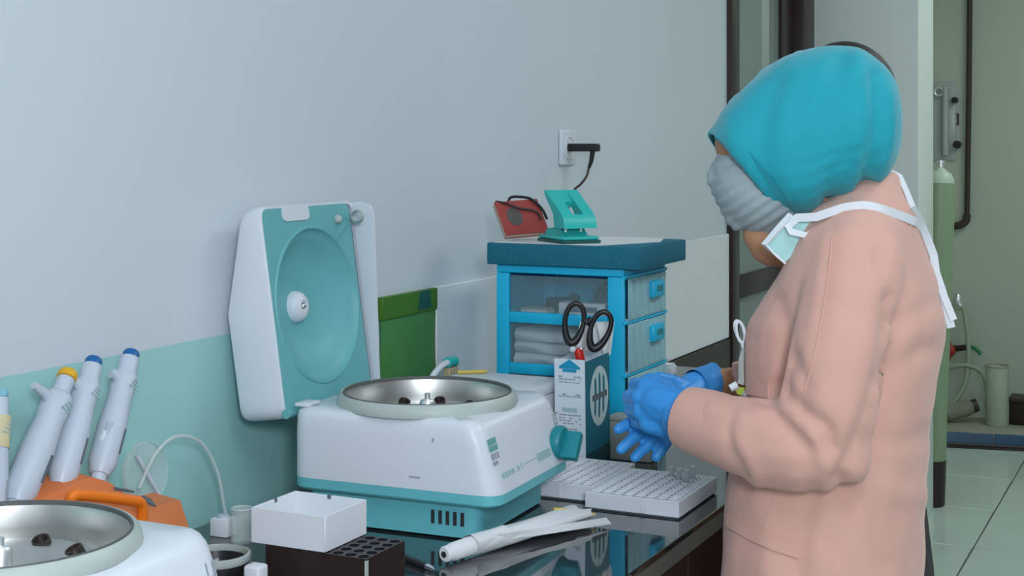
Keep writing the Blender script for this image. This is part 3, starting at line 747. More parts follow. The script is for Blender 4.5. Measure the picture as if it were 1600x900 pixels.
obj('wall_side_panel', MB().box((X0 + .012, Y1 - .004, Z0 + .036), (X1 - .013, Y1 - .001, Z1 - .017)), 'cyan_plastic', cb)
for k in range(3):
    za, zb = zl[k] + .004, zl[k + 1] - .004
    d = obj('drawer', MB().box((X0 + .014, Y0 - .006, za), (X1 - .014, Y0 - .003, zb), .001, 1).box((X0 + .014, Y0 - .003, za), (X1 - .014, Y1 - .008, za + .003)), 'ribbed_clear', cb)
    rbs = MB()
    for q in range(6): rbs.box((X0 + .022 + q * .034, Y0 - .0075, za + .004), (X0 + .040 + q * .034, Y0 - .0055, zb - .004), .0008, 1)
    obj('ribs', rbs, 'ribbed_clear', d)
    obj('pull', MB().box((2.735, Y0 - .018, zb - .047), (2.800, Y0 - .0056, zb - .012), .005, 2), 'cyan_plastic', d)
    obj('pull_slot', MB().box((2.752, Y0 - .0188, zb - .034), (2.785, Y0 - .0178, zb - .022)), 'knob_teal', d)
    obj('shelf_edge', MB().box((X0, Y0 - .004, zb + .0005), (X1, Y0 + .004, zb + .0075), .001, 1), 'cyan_plastic', cb)
    obj('side_window', MB().box((X0 + .004, Y0 + .036, za), (X0 + .0065, Y1 - .03, zb)), 'smoky_clear', cb)
# contents of the drawers
zf = zl[2] + .0075
c1 = thing('cable_coil', 'dark coiled cable inside the upper blue drawer', 'cable', (2.70, -.18, zf))
obj('coil', MB().tube([(2.69 + .022 * cos(a * 1.0), -.135 + .030 * sin(a), zf + .008 + a * .0018) for a in [k * .35 for k in range(36)]], .007, 8), 'black_plastic', c1)
obj('lead', MB().tube(spline([(2.70, -.19, zf + .006), (2.72, -.22, zf + .05), (2.72, -.235, zf + .07), (2.74, -.20, zf + .045), (2.75, -.18, zf + .008)], 6), .007, 8), 'black_plastic', c1)
c2 = thing('label_box', 'white box with a dark printed strip inside the upper blue drawer', 'box', (2.64, -.2, zf))
obj('box_body', MB().box((2.630, -.252, zf), (2.66, -.152, zf + .026), .001, 1), 'box_white', c2)
g = MB(); g.box((2.6292, -.235, zf + .008), (2.6302, -.175, zf + .019)); obj('printed_strip', g, 'ink_dark', c2)
c3 = thing('white_pad', 'small white pad lying inside the upper blue drawer beside the box', 'pad', (2.64, -.1, zf))
obj('pad_body', MB().box((2.630, -.125, zf), (2.67, -.068, zf + .008), .001, 1), 'paper_white', c3)
obj('pad_cover', MB().box((2.629, -.126, zf + .0082), (2.671, -.067, zf + .011), .001, 1), 'paper_grey', c3)
zf = zl[1] + .0075
c4 = thing('folded_cloth', 'folded white cloth filling the middle blue drawer', 'cloth', (2.7, -.15, zf))
for k in range(3):
    rings = []
    for i in range(8):
        y = -.055 - .205 * i / 7; zz = zf + .0008 + k * .0235
        w_ = .021 + .002 * sin(i * 1.3 + k); rings.append([(2.628 + .004 * sin(i + k), y, zz), (2.74, y, zz), (2.74, y, zz + w_), (2.634 + .004 * sin(i * 1.7 + k), y, zz + w_), (2.624 + .003 * sin(2 * i + k), y, zz + w_ * .55)])
    obj('fold', MB().loft(rings), 'cloth_white', c4, smooth=70)

# foam slab with sheet, notebook, hole punch
SZ0, SZ1 = 1.2610, 1.3045
tag(obj('foam_slab', MB().box((2.600, -.336, SZ0), (2.873, -.006, SZ1), .003), 'foam_blue'), 'thick dark blue foam slab lying on the drawer unit', 'slab')
tag(obj('paper_sheet', MB().loft([[(2.602, -.02, SZ1 + .0004), (2.602, -.245, SZ1 + .0004), (2.76, -.320, SZ1 + .0004), (2.866, -.29, SZ1 + .0004), (2.866, -.02, SZ1 + .0004)], [(2.602, -.02, SZ1 + .0016), (2.602, -.245, SZ1 + .0016), (2.76, -.320, SZ1 + .0016), (2.866, -.29, SZ1 + .0016), (2.866, -.02, SZ1 + .0016)]]), 'paper_white', smooth=0), 'white paper sheet lying on the blue foam slab', 'paper')
SZ = SZ1 + .0018
nb = thing('notebook', 'red notebook with a dark oval and black cord, propped up on the foam slab', 'notebook', (2.66, -.05, SZ))
# local frame of the propped book: bottom edge direction, slant direction
B0 = Vector((2.645, -.026, SZ + .0065)); B1 = Vector((2.705, -.096, SZ + .0125)); B2 = B0 + Vector((.026, .040, .066)); B3 = B2 + (B1 - B0)
nm = (B1 - B0).cross(B2 - B0).normalized()
if nm.x > 0: nm = -nm
def NB(u, v, n): u /= .098; v /= .082; return (B0 * (1 - u) + B1 * u) * (1 - v) + (B2 * (1 - u) + B3 * u) * v + nm * n
def nbox(u0, u1, v0, v1, n0, n1): return MB().loft([[NB(u0, v0, n0), NB(u1, v0, n0), NB(u1, v1, n0), NB(u0, v1, n0)], [NB(u0, v0, n1), NB(u1, v0, n1), NB(u1, v1, n1), NB(u0, v1, n1)]])
obj('cover', nbox(0, .098, 0, .082, .0065, .0085), 'notebook_red', nb, label='red front cover')
obj('pages', nbox(.0005, .096, .0015, .0805, -.0040, .0063), 'page_cream', nb, label='cream page edges')
obj('back_cover', nbox(0, .098, 0, .082, -.006, -.0042), 'notebook_red', nb)
ov = MB(); o2 = [(.034 + .017 * cos(a), .043 + .022 * sin(a)) for a in [k * pi / 16 for k in range(32)]]
ov.loft([[NB(u, v, .0086) for u, v in o2], [NB(u, v, .0094) for u, v in o2]])
obj('oval_patch', ov, 'oval_grey', nb)
obj('cord', MB().tube(spline([NB(.006, .086, .004), NB(.022, .076, .0115), (NB(.05, .060, .0125)), NB(.078, .052, .0125), NB(.088, .040, .012), NB(.088, .028, .011)], 6), .0023, 8), 'brown_black', nb)
obj('cord', MB().tube(spline([NB(.035, .086, .0), NB(.045, .096, .0), NB(.066, .094, .002), NB(.084, .080, .0115), NB(.099, .055, .0115), NB(.103, .030, .010)], 6), .003, 8), 'black_plastic', nb)
pu = thing('hole_punch', 'mint green hole punch with a dark base on the foam slab', 'hole punch', (2.70, -.16, SZ))
MP = T(2.668, -.158, SZ) @ R(radians(-130), 'Z') @ Matrix.Scale(1.06, 4)
obj('base_mat', MB().box((-.058, -.040, 0), (.056, .040, .006), .002, 2, MP), 'dark_green', pu)
obj('base', MB().box((-.056, -.038, .0062), (.053, .038, .013), .003, 2, MP), 'mint_punch', pu)
ar = MB()
ar.loft([[MP @ Vector(p) for p in r] for r in ([(-.052, -.026, .013), (-.052, .026, .013), (.030, .026, .013), (.030, -.026, .013)], [(-.046, -.024, .024), (-.046, .024, .024), (.010, .024, .030), (.010, -.024, .030)])])
obj('punch_block', ar, 'mint_punch', pu)
lv = MB()
prof = [(.050, .028), (.046, .046), (.030, .060), (-.034, .098), (-.040, .097), (-.034, .086), (.0, .055), (.006, .028)]
def lever(y0, y1): return MB().loft([[MP @ Vector((x, y0, z)) for x, z in prof], [MP @ Vector((x, y1, z)) for x, z in prof]])
lv.join(lever(-.034, -.011)).join(lever(.011, .034))
prof = [(-.006, .076), (-.034, .098), (-.040, .097), (-.034, .086), (-.010, .066)]; lv.join(lever(-.0109, .0109))
prof = [(.050, .028), (.046, .046), (.036, .054), (.030, .040), (.030, .028)]; lv.join(lever(-.0109, .0109))
obj('lever', lv, 'mint_punch', pu)
obj('pins', MB().tube([MP @ Vector((.018, -.016, .013)), MP @ Vector((.018, -.016, .045))], .004, 10).tube([MP @ Vector((.018, .016, .013)), MP @ Vector((.018, .016, .045))], .004, 10), 'bright_steel', pu)
rp = MB(); rp.box((-.030, -.0, .0), (-.006, .002, .002))

# wall socket with plug
so = thing('wall_socket', 'white wall socket above the drawer unit', 'socket', (3.31, WY, 1.495))
obj('faceplate', MB().box((3.262, WY - .010, 1.452), (3.352, WY - .0005, 1.540), .004, 3), 'plastic_white', so)
obj('socket_well', MB().lathe([(.030, .0), (.030, .004), (.026, .004), (.024, .001), (.001, .001)], 32, T(3.307, WY - .0095, 1.496) @ R(radians(90), 'X'), False, False), 'box_white', so)
pl = thing('power_plug', 'black power plug with a thin cord in the white wall socket', 'plug', (3.31, .08, 1.495))
obj('plug_body', MB().box((3.293, .040, 1.486), (3.321, WY - .0105, 1.506), .004, 3), 'black_plastic', pl)
obj('strain_relief', MB().tube([(3.307, .056, 1.488), (3.307, .060, 1.462), (3.306, .066, 1.445)], [.0065, .0055, .004], 10), 'black_plastic', pl)
obj('cord', MB().tube(spline([(3.306, .066, 1.446), (3.304, .071, 1.425), (3.300, .085, 1.405), (3.296, .105, 1.385), (3.292, .118, 1.33), (3.288, .119, 1.23), (3.288, .117, .95), (3.288, .105, .905)], 6), .003, 8), 'pipe_brown', pl)

# carton with scissors
ct = thing('carton', 'tall white and teal carton with an arrow and an oval emblem, scissors in it', 'carton', (2.50, -.26, TZ))
CX0, CX1, CY0, CY1, CZ = 2.440, 2.560, -.291, -.230, 1.103
MS = T(2.44, -.26, TZ) @ R(radians(-1.5), 'Y') @ T(-2.44, .26, -TZ)
def cbox(a, b, bev=0): return MB().box(a, b, bev, 1, MS)
tk = .0015
obj('front_face', cbox((CX0, CY0, TZ + .004), (CX0 + tk, CY1, CZ + .004)), 'carton_white', ct, label='white printed narrow side')
obj('wide_face', cbox((CX0 + tk, CY0, TZ + .032), (CX1, CY0 + tk, CZ)), 'carton_teal', ct, label='teal wide side')
obj('dark_band', cbox((CX0 + tk, CY0, TZ + .004), (CX1, CY0 + tk, TZ + .0318)), 'carton_dark', ct, label='darker bottom band')
obj('wall_side', cbox((CX0 + tk, CY1 - tk, TZ + .004), (CX1, CY1, CZ)), 'carton_white', ct)
obj('far_side', cbox((CX1 - tk, CY0 + tk, TZ + .004), (CX1, CY1 - tk, CZ)), 'carton_white', ct)
obj('bottom', cbox((CX0 + tk, CY0 + tk, TZ + .004), (CX1 - tk, CY1 - tk, TZ + .0055)), 'carton_white', ct)
obj('open_flap', MB().loft([[(CX0 + .095, CY0 + .001, CZ - .002), (CX1, CY0 - .001, CZ - .001), (CX1 + .012, CY0 - .004, CZ + .060), (CX0 + .10, CY0 + .02, CZ + .062)], [(CX0 + .095, CY0 + .0025, CZ - .002), (CX1, CY0 + .0005, CZ - .001), (CX1 + .012, CY0 - .0025, CZ + .060), (CX0 + .10, CY0 + .0215, CZ + .062)]]), 'paper_white', ct)
obj('rear_flap', MB().loft([[(CX1 - .001, CY1, CZ), (CX1 - .001, CY0 + .002, CZ), (CX1 + .016, CY0 + .002, CZ + .055), (CX1 + .016, CY1, CZ + .055)], [(CX1 + .0005, CY1, CZ), (CX1 + .0005, CY0 + .002, CZ), (CX1 + .0175, CY0 + .002, CZ + .055), (CX1 + .0175, CY1, CZ + .055)]]), 'paper_white', ct)
ff = MB(); x_ = CX0 - .0006
def fpoly(pts, mb): mb.loft([[MS @ Vector((x_, y, z)) for y, z in pts], [MS @ Vector((x_ + .0008, y, z)) for y, z in pts]])
ym = (CY0 + CY1) / 2
fpoly([(ym - .021, CZ - .014), (ym + .021, CZ - .014), (ym + .021, CZ - .010), (ym + .0, CZ + .004), (ym - .021, CZ - .010)], ff)
fpoly([(ym - .014, CZ - .020), (ym + .014, CZ - .020), (ym + .014, CZ - .0145), (ym - .014, CZ - .0145)], ff)
obj('arrow_print', ff, 'carton_blue', ct)
ft = MB(); random.seed(5)
rows = [(.027, .0030), (.032, .0026), (.038, .0018), (.060, .0030), (.064, .0022), (.098, .0028), (.104, .0022), (.109, .0022), (.114, .0022), (.124, .0026), (.130, .0026), (.140, .0022), (.150, .0020), (.158, .002)]
for dz, hh in rows:
    y = ym + .022
    while y > ym - .022:
        wv = random.uniform(.004, .010)
        if random.random() < .88: fpoly([(max(y - wv, ym - .022), CZ - dz - hh), (y, CZ - dz - hh), (y, CZ - dz), (max(y - wv, ym - .022), CZ - dz)], ft)
        y -= wv + .0018
obj('text_print', ft, 'ink_grey', ct)
f2 = MB(); fpoly([(ym - .014, CZ - .094), (ym + .016, CZ - .094), (ym + .016, CZ - .086), (ym - .014, CZ - .086)], f2); obj('text_block', f2, 'label_pale', ct)
def spoly(pts, mb, lift): mb.loft([[MS @ Vector((x, CY0 - lift, z)) for x, z in pts], [MS @ Vector((x, CY0 - lift + .0007, z)) for x, z in pts]])
oc = (2.508, 1.030); e1 = MB(); spoly([(oc[0] + .044 * cos(a), oc[1] + .056 * sin(a)) for a in [k * pi / 24 for k in range(48)]], e1, .0006); obj('oval_emblem', e1, 'oval_white', ct)
e2 = MB()
for k in range(3):
    xc = oc[0] + (k - 1) * .020
    spoly([(xc - .004, oc[1] + .038 - abs(k - 1) * .006), (xc, oc[1] + .044 - abs(k - 1) * .006), (xc + .004, oc[1] + .036 - abs(k - 1) * .006), (xc + .005, oc[1] + .004), (xc - .003, oc[1] + .004)], e2, .0012)
    spoly([(xc - .005, oc[1] - .004), (xc + .003, oc[1] - .004), (xc + .001, oc[1] - .036 + abs(k - 1) * .006), (xc - .003, oc[1] - .042 + abs(k - 1) * .006), (xc - .006, oc[1] - .034 + abs(k - 1) * .006)], e2, .0012)
obj('emblem_strokes', e2, 'carton_teal', ct)
e3 = MB()
for k in range(5): spoly([(oc[0] - .035 + k * .0145, oc[1] - .005), (oc[0] - .024 + k * .0145, oc[1] - .006), (oc[0] - .024 + k * .0145, oc[1] + .006), (oc[0] - .035 + k * .0145, oc[1] + .005)], e3, .0018)
obj('emblem_word', e3, 'ink_dark', ct)

scs = thing('scissors', 'black-handled steel scissors standing handles up in the carton', 'scissors', (2.50, -.265, 1.0))
DS = 2.675
def loop(cx_, cy_, a, b, rot, d=DS):
    o = []
    for k in range(28):
        t = 2 * pi * k / 28; u = a * cos(t) * (1 - .18 * sin(t)); v = b * sin(t)
        o.append(P(cx_ + u * cos(rot) - v * sin(rot), cy_ + u * sin(rot) + v * cos(rot), d))
    return o
obj('handle', MB().tube(loop(897, 505, 14.5, 31, .14), [.0050 + .0028 * max(0, sin(2 * pi * k / 28)) for k in range(28)], 10, True), 'black_plastic', scs)
obj('handle', MB().tube(loop(937, 516, 14.5, 30, .34), [.0050 + .0028 * max(0, sin(2 * pi * k / 28)) for k in range(28)], 10, True), 'black_plastic', scs)
obj('shank', MB().tube([P(912, 500, DS), P(920, 505, DS)], .006, 10).tube([P(925, 497, DS), P(916, 506, DS)], .006, 10), 'black_plastic', scs)
bl = MB()
bl.tube([P(915, 503, DS), P(909, 535, DS), P(904, 562, DS + .004), P(902, 650, DS + .012)], [.0095, .0115, .0095, .003], 4, flat=.25, updir=tuple(FW))
obj('blade', bl, 'bright_steel', scs, smooth=20)
obj('pivot', MB().ball(P(908, 545, DS - .005), .0045, 2), 'bright_steel', scs)
mkp = thing('red_marker', 'red-capped marker standing in the carton by the scissors', 'marker', (2.46, -.26, 1.0))
obj('cap', MB().tube([P(908, 566, 2.672), P(904, 550, 2.668), P(902, 545, 2.668)], [.0085, .0085, .005], 14), 'red_plastic', mkp)
obj('end_plug', MB().ball(P(895, 546, 2.662), .006, 2), 'strap_white', mkp)
obj('barrel', MB().tube([P(908, 567, 2.672), P(912, 640, 2.70)], .0075, 12), 'strap_white', mkp)
# small grey carton behind the gloves
gb = thing('grey_carton', 'small beige-grey carton behind the blue gloved fingers', 'box', (2.585, -.34, TZ))
obj('carton_body', MB().box((2.563, -.372, .9005), (2.604, -.288, .975), .003), 'paper_grey', gb)
obj('carton_lid', MB().box((2.561, -.374, .9752), (2.606, -.286, .984), .002), 'paper_grey', gb)
bk = thing('white_block', 'small white block at the far end of the bench', 'block', (3.57, -.05, TZ))
obj('block_body', MB().box((3.555, -.062, .9005), (3.60, -.028, .925), .003), 'plastic_white', bk)
obj('block_top', MB().box((3.558, -.058, .9252), (3.597, -.032, .930), .002), 'plastic_white', bk)

# ================================================================== far wash corner
FX = 8.1
cy = thing('gas_cylinder', 'tall green gas cylinder with a dark foot beside the white column', 'gas cylinder', (6.19, -.335, 0))
MC = T(6.185, -.268, 0) @ R(radians(2.0), FW)
obj('tank', MB().lathe([(.060, .19), (.062, .20), (.062, 1.31), (.058, 1.345)], 36, MC), 'cylinder_green', cy)
obj('foot', MB().lathe([(.058, .0), (.064, .006), (.064, .1895)], 36, MC), 'brown_black', cy)
obj('shoulder', MB().lathe([(.0585, 1.346), (.054, 1.368), (.042, 1.388), (.026, 1.398), (.020, 1.404), (.012, 1.41)], 36, MC), 'cylinder_shoulder', cy)
obj('valve', MB().lathe([(.012, 1.411), (.012, 1.43), (.018, 1.431), (.018, 1.44), (.001, 1.441)], 16, MC), 'bright_steel', cy)
fm = thing('flow_gauge', 'clear wall gauge unit with black knobs above the gas cylinder', 'gauge', (FX - .03, -.02, 1.6))
obj('backplate', MB().box((FX - .012, -.085, 1.420), (FX - .0005, .05, 1.85), .003), 'perspex', fm)
obj('gauge_tube', MB().tube([(FX - .030, -.035, 1.45), (FX - .030, -.035, 1.82)], .018, 14), 'perspex', fm)
obj('top_ring', MB().tube([(FX - .032 , .0 + .022 * cos(a), 1.795 + .022 * sin(a)) for a in [k * pi / 8 for k in range(16)]], .006, 8, True), 'bright_steel', fm)
for nm, (px, py, hw, hh) in {'knob': (1494, 157, 5, 5), 'knob.001': (1498, 226, 7, 6)}.items():
    q = P(px, py, 7.85); k = 7.85 / 2250
    obj('knob', MB().tube([(FX - .001, q.y, q.z), (FX - .045, q.y, q.z)], hh * k, 14), 'black_plastic', fm)
qy = -.086
obj('switch_frame', MB().tube([(FX - .006, qy + .012, 1.615), (FX - .006, qy - .012, 1.615), (FX - .006, qy - .012, 1.675), (FX - .006, qy + .012, 1.675)], .005, 6, True), 'pipe_brown', fm)
pp = thing('brown_pipe', 'thin brown pipe running down the far wall', 'pipe', (FX, -.15, 1.1))
obj('riser', MB().tube([(FX - .03, -.168, CEIL - .001), (FX - .03, -.158, 1.8), (FX - .03, -.148, 1.13)], .0145, 12), 'pipe_brown', pp)
obj('elbow', MB().tube(spline([(FX - .03, -.148, 1.13), (FX - .03, -.142, 1.095), (FX - .03, -.11, 1.072), (FX - .03, -.08, 1.066)], 5), [.02] * 16, 12), 'pipe_brown', pp)
obj('branch', MB().tube([(FX - .03, -.082, 1.066), (FX - .03, .10, 1.05)], .014, 12), 'rim_grey', pp)
fa = thing('tap', 'chrome tap with a hanging hose on the far wall', 'tap', (FX, -.12, .64))
obj('spout', MB().tube([(FX - .001, -.07, .632), (FX - .05, -.09, .632), (FX - .08, -.14, .632)], .016, 12), 'bright_steel', fa)
obj('handle', MB().lathe([(.018, .0), (.022, .01), (.02, .045), (.008, .06)], 16, T(FX - .06, -.105, .645)), 'bright_steel', fa)
obj('hose', MB().tube(spline([(FX - .08, -.140, .628), (FX - .09, -.160, .5), (FX - .10, -.165, .34), (FX - .12, -.14, .20), (FX - .16, -.06, .09), (FX - .2, .02, .06)], 8), .013, 10), 'hose_clear', fa)
rv = thing('red_valve', 'red valve with a green hose stub on the far wall', 'valve', (FX, -.06, .39))
obj('hand_wheel', MB().ball((FX - .07, -.06, .395), .036, 2, (.5, 1, 1)).box((FX - .085, -.07, .345), (FX - .06, -.05, .445), .006), 'valve_red', rv)
obj('valve_stem', MB().tube([(FX - .001, -.075, .40), (FX - .04, -.10, .405), (FX - .05, -.15, .415)], .016, 10), 'pipe_brown', rv)
obj('hose_stub', MB().tube(spline([(FX - .05, -.15, .418), (FX - .055, -.19, .415), (FX - .06, -.225, .385)], 5), .011, 10), 'hose_green', rv)
h2 = obj('clear_hose', MB().tube(spline([(FX - .08, .06, .20), (FX - .10, .0, .27), (FX - .11, -.08, .315), (FX - .11, -.17, .325), (FX - .10, -.235, .29), (FX - .10, -.262, .19), (FX - .10, -.26, .10)], 8), .012, 10), 'hose_clear')
tag(h2, 'clear hose looping below the red valve in the wash corner', 'hose')
# low tiled kerb: front line measured on the floor
KD = Vector((.20, -.98, 0)).normalized(); KN = Vector((.98, .20, 0)).normalized(); K0 = Vector((7.40, -.0, 0))
MK = Matrix(((KD.x, KN.x, 0, K0.x), (KD.y, KN.y, 0, K0.y), (0, 0, 1, 0), (0, 0, 0, 1)))
kb = thing('wash_kerb', 'low beige kerb faced with blue tiles in the far corner', 'kerb', tuple(K0))
obj('kerb_body', MB().box((-.1, .008, 0), (1.6, .42, .075), .004, 2, MK), 'kerb_beige', kb)
tm = MB().box((.003, 0, .0125), (.231, .0078, .070), .002, 1)
for k in range(7):
    obj('tile', MB().box((-.1 + .235 * k + .003, -.001, .018), (-.1 + .235 * (k + 1) - .003, .0078, .070), .002, 1, MK), 'tile_blue', kb)
obj('base_strip', MB().box((-.02, -.045, .0), (1.6, -.002, .012), .002, 1, MK), 'brown_black', kb, label='dark strip along the foot of the kerb')
jg = thing('plastic_jug', 'grey translucent plastic jug standing on the wash kerb', 'jug', (7.76, -.27, .075))
MJ = T(*P(1558, 664, 7.35).xy, .0755)
obj('jug_body', MB().lathe([(.052, 0), (.056, .006), (.058, .29), (.060, .30), (.055, .30), (.052, .29)], 24, MJ, True, False), 'jug_grey', jg)
obj('rim', MB().tube([MJ @ Vector((.058 * cos(a), .058 * sin(a), .302)) for a in [k * pi / 12 for k in range(24)]], .005, 8, True), 'kerb_beige', jg)
q = P(1518, 664, 7.3)
sp = thing('drain_bottle', 'grey bottle lying on its side on the wash kerb', 'bottle', tuple(q))
qa, qb = P(1478, 682, 7.42), P(1524, 658, 7.42); qa.z = max(qa.z, .118); qb.z = qa.z + .045
obj('bottle_body', MB().tube([qa, qa.lerp(qb, .75), qa.lerp(qb, .9)], [.042, .042, .030], 16), 'sponge_grey', sp)
obj('bottle_cap', MB().tube([qa.lerp(qb, .9), qa.lerp(qb, 1.05)], .034, 16), 'pipe_brown', sp)
q = P(1590, 650, 7.4)
bx = thing('brown_crate', 'dark brown crate standing on the wash kerb beside the jug', 'crate', (q.x, q.y, .0755))
obj('crate_body', MB().box((-.06, -.30, 0), (.10, .035, .115), .006, 2, T(q.x, q.y, .0758)), 'dark_wood', bx)
obj('crate_rim', MB().box((-.066, -.306, .1155), (.106, .041, .135), .004, 2, T(q.x, q.y, .0758)), 'pipe_brown', bx)

# ================================================================== people
def rings_body(secs, n=28, rot=None):
    """horizontal elliptical sections: (centre Vector, half width across (x), half depth (y), exponent)"""
    rings = []
    for c, a, b, e in secs:
        r = []
        for k in range(n):
            t = 2 * pi * k / n; ct_, st_ = cos(t), sin(t)
            x = a * (abs(ct_) ** (2 / e)) * (1 if ct_ >= 0 else -1); y = b * (abs(st_) ** (2 / e)) * (1 if st_ >= 0 else -1)
            r.append(Vector((c[0] + x, c[1] + y, c[2])))
        rings.append(r)
    return MB().loft(rings)
D1 = 2.04
def sec(py, pl, pr, halfx, e=2.2, d=D1):
    """gown section: its left and right edge in the photograph and half its width along x -> ellipse in metres"""
    hw = (pr - pl) / 2 * d / 2250; c = P((pl + pr) / 2, py, d)
    b = sqrt(max(hw * hw - (halfx * .435) ** 2, .0004)) / .9
    return (c, halfx, b, e)
g_secs = [sec(268, 1358, 1402, .035), sec(282, 1330, 1412, .055), sec(300, 1296, 1420, .080), sec(325, 1262, 1440, .115), sec(350, 1242, 1454, .150), sec(380, 1228, 1464, .172), sec(420, 1208, 1473, .182), sec(460, 1190, 1479, .180),
          sec(500, 1166, 1479, .172), sec(540, 1163, 1475, .165), sec(590, 1165, 1466, .160), sec(650, 1160, 1457, .158), sec(710, 1145, 1450, .162), sec(770, 1132, 1447, .170), sec(840, 1126, 1446, .178), sec(920, 1124, 1447, .184),
          sec(1050, 1122, 1450, .19), sec(1200, 1120, 1455, .195), sec(1330, 1118, 1458, .198)]
gown = rings_body(g_secs)
# near (left) arm of the worker
SH = P(1338, 412, 1.915); ELB = P(1288, 694, 1.87); CUF = P(1083, 658, 1.985)
sleeveL = [(SH, .066), (P(1330, 470, 1.885), .068), (P(1312, 560, 1.865), .066), (P(1296, 640, 1.862), .066), (ELB, .064), (P(1255, 702, 1.875), .060), (P(1190, 690, 1.91), .057), (P(1130, 672, 1.95), .050), (P(1096, 660, 1.975), .043)]
gown.chain(sleeveL)
gown.chain([(P(1345, 372, 1.96), .055), (P(1340, 400, 1.925), .062), (SH, .066)])
SHR = P(1360, 400, 2.20); ELR = P(1280, 650, 2.27); WRR = P(1170, 606, 2.26)
gown.chain([(SHR, .062), (P(1320, 530, 2.24), .060), (ELR, .056), (P(1215, 622, 2.265), .046), (P(1186, 606, 2.262), .036)])
gme = fused(gown, .0065, 9, .5)
# wrinkles: noise plus hand-placed creases on the cloth
creases = [  # (polyline in the photograph, depth m, half width m)
    ([(1392, 470), (1388, 540), (1368, 620), (1338, 700), (1312, 752)], .010, .014),
    ([(1214, 604), (1250, 640), (1290, 668), (1300, 700)], .007, .010),
    ([(1186, 612), (1222, 655), (1262, 700)], .005, .009),
    ([(1150, 640), (1140, 690), (1165, 740)], .004, .009),
    ([(1160, 628), (1152, 680), (1182, 745)], -.003, .010),
    ([(1225, 640), (1270, 690), (1290, 730)], -.004, .010),
    ([(1240, 560), (1255, 600), (1240, 640)], .005, .010),
    ([(1215, 470), (1230, 540), (1222, 600)], .006, .012),
    ([(1395, 520), (1430, 490), (1462, 470)], .004, .012),
    ([(1380, 600), (1420, 560), (1455, 545)], .005, .014),
    ([(1360, 690), (1410, 690), (1445, 680)], .004, .015),
    ([(1320, 770), (1360, 810), (1385, 880)], .006, .016),
    ([(1270, 770), (1255, 830), (1248, 900)], .005, .014),
    ([(1340, 740), (1400, 770), (1440, 775)], -.004, .016),
    ([(1372, 400), (1400, 445), (1402, 500)], .007, .012),
    ([(1300, 350), (1290, 430), (1280, 500)], .002, .006),
    ([(1110, 640), (1150, 650), (1200, 645)], -.002, .010),
    ([(1180, 770), (1200, 840), (1198, 900)], -.004, .018),
]
CR = []
for pl_, dep, wd in creases:
    pts = spline([(a, b, 0) for a, b in pl_], 5); CR.append(([(p.x, p.y) for p in pts], dep, wd * 2250 / 1.95))
def uv_of(p):
    q = p - EYE; d = q.dot(FW); return 800 + 2250 * q.dot(RT) / d, 228 - 2250 * q.z / d, d
nv = []
for v in gme.vertices:
    p = v.co; n = v.normal
    k = .0026 * noise.noise(Vector((p.x * 9, p.y * 9, p.z * 5))) + .0024 * noise.noise(Vector((p.x * 22 + p.z * 14, p.y * 22, p.z * 16 + 3))) - .0035 * max(0, .35 - abs(noise.noise(Vector((p.y * 13 + p.z * 9, p.x * 13, p.z * 7 + 8)))))
    if n.dot(FW) < -.05:
        u, vv, d = uv_of(p)
        for pts, dep, wd in CR:
            if abs(u - pts[len(pts) // 2][0]) > 160 or abs(vv - pts[len(pts) // 2][1]) > 190: continue
            m2 = min((u - a) ** 2 + (vv - b) ** 2 for a, b in pts) / (wd * wd)
            if m2 < 6: k -= dep * math.exp(-m2)
    nv.append(p + n * k)
for v, q in zip(gme.vertices, nv): v.co = q
gme.update()
pr = thing('person', 'person in a teal headscarf and peach gown bending over the bench, blue gloves on', 'person', (2.04, -.85, 0))
obj('gown', gme, 'gown_peach', pr)
gbv = BVHTree.FromPolygons([v.co.copy() for v in gme.vertices], [tuple(p.vertices) for p in gme.polygons])
def on_gown(px, py, lift=.002, back=None):
    q = P(px, py, 1.0) - EYE; h = gbv.ray_cast(EYE, q.normalized())
    if h[0] is None: return P(px, py, back or D1)
    return h[0] + h[1] * lift
# seams and pocket laid on the cloth
obj('sleeve_seam', MB().tube([on_gown(*p, .0004) for p in [(a.x, a.y) for a in spline([(1300, 372, 0), (1292, 450, 0), (1278, 530, 0), (1258, 610, 0)], 6)]], .0012, 6), 'gown_peach', pr)
pk = [(a.x, a.y) for a in spline([(1138, 803, 0), (1170, 822, 0), (1210, 840, 0), (1248, 852, 0)], 6)]
pk2 = [(a, b + 20) for a, b in pk]
rows = []
for a, b in zip(pk, pk2):
    p, q = on_gown(*a, .003), on_gown(*b, .003); p2, q2 = on_gown(*a, -.004), on_gown(*b, -.004); rows.append([p, q, q2, p2])
obj('pocket_welt', MB().loft(rows), 'gown_peach', pr, smooth=60)
fl_ = [[on_gown(1168, 506 + i * 22, .003), on_gown(1176, 508 + i * 22, .003), on_gown(1200, 512 + i * 22, .0002), on_gown(1200, 512 + i * 22, -.004), on_gown(1176, 508 + i * 22, -.003)] for i in range(6)]
obj('chest_pocket', MB().loft(fl_), 'gown_peach', pr, smooth=60)

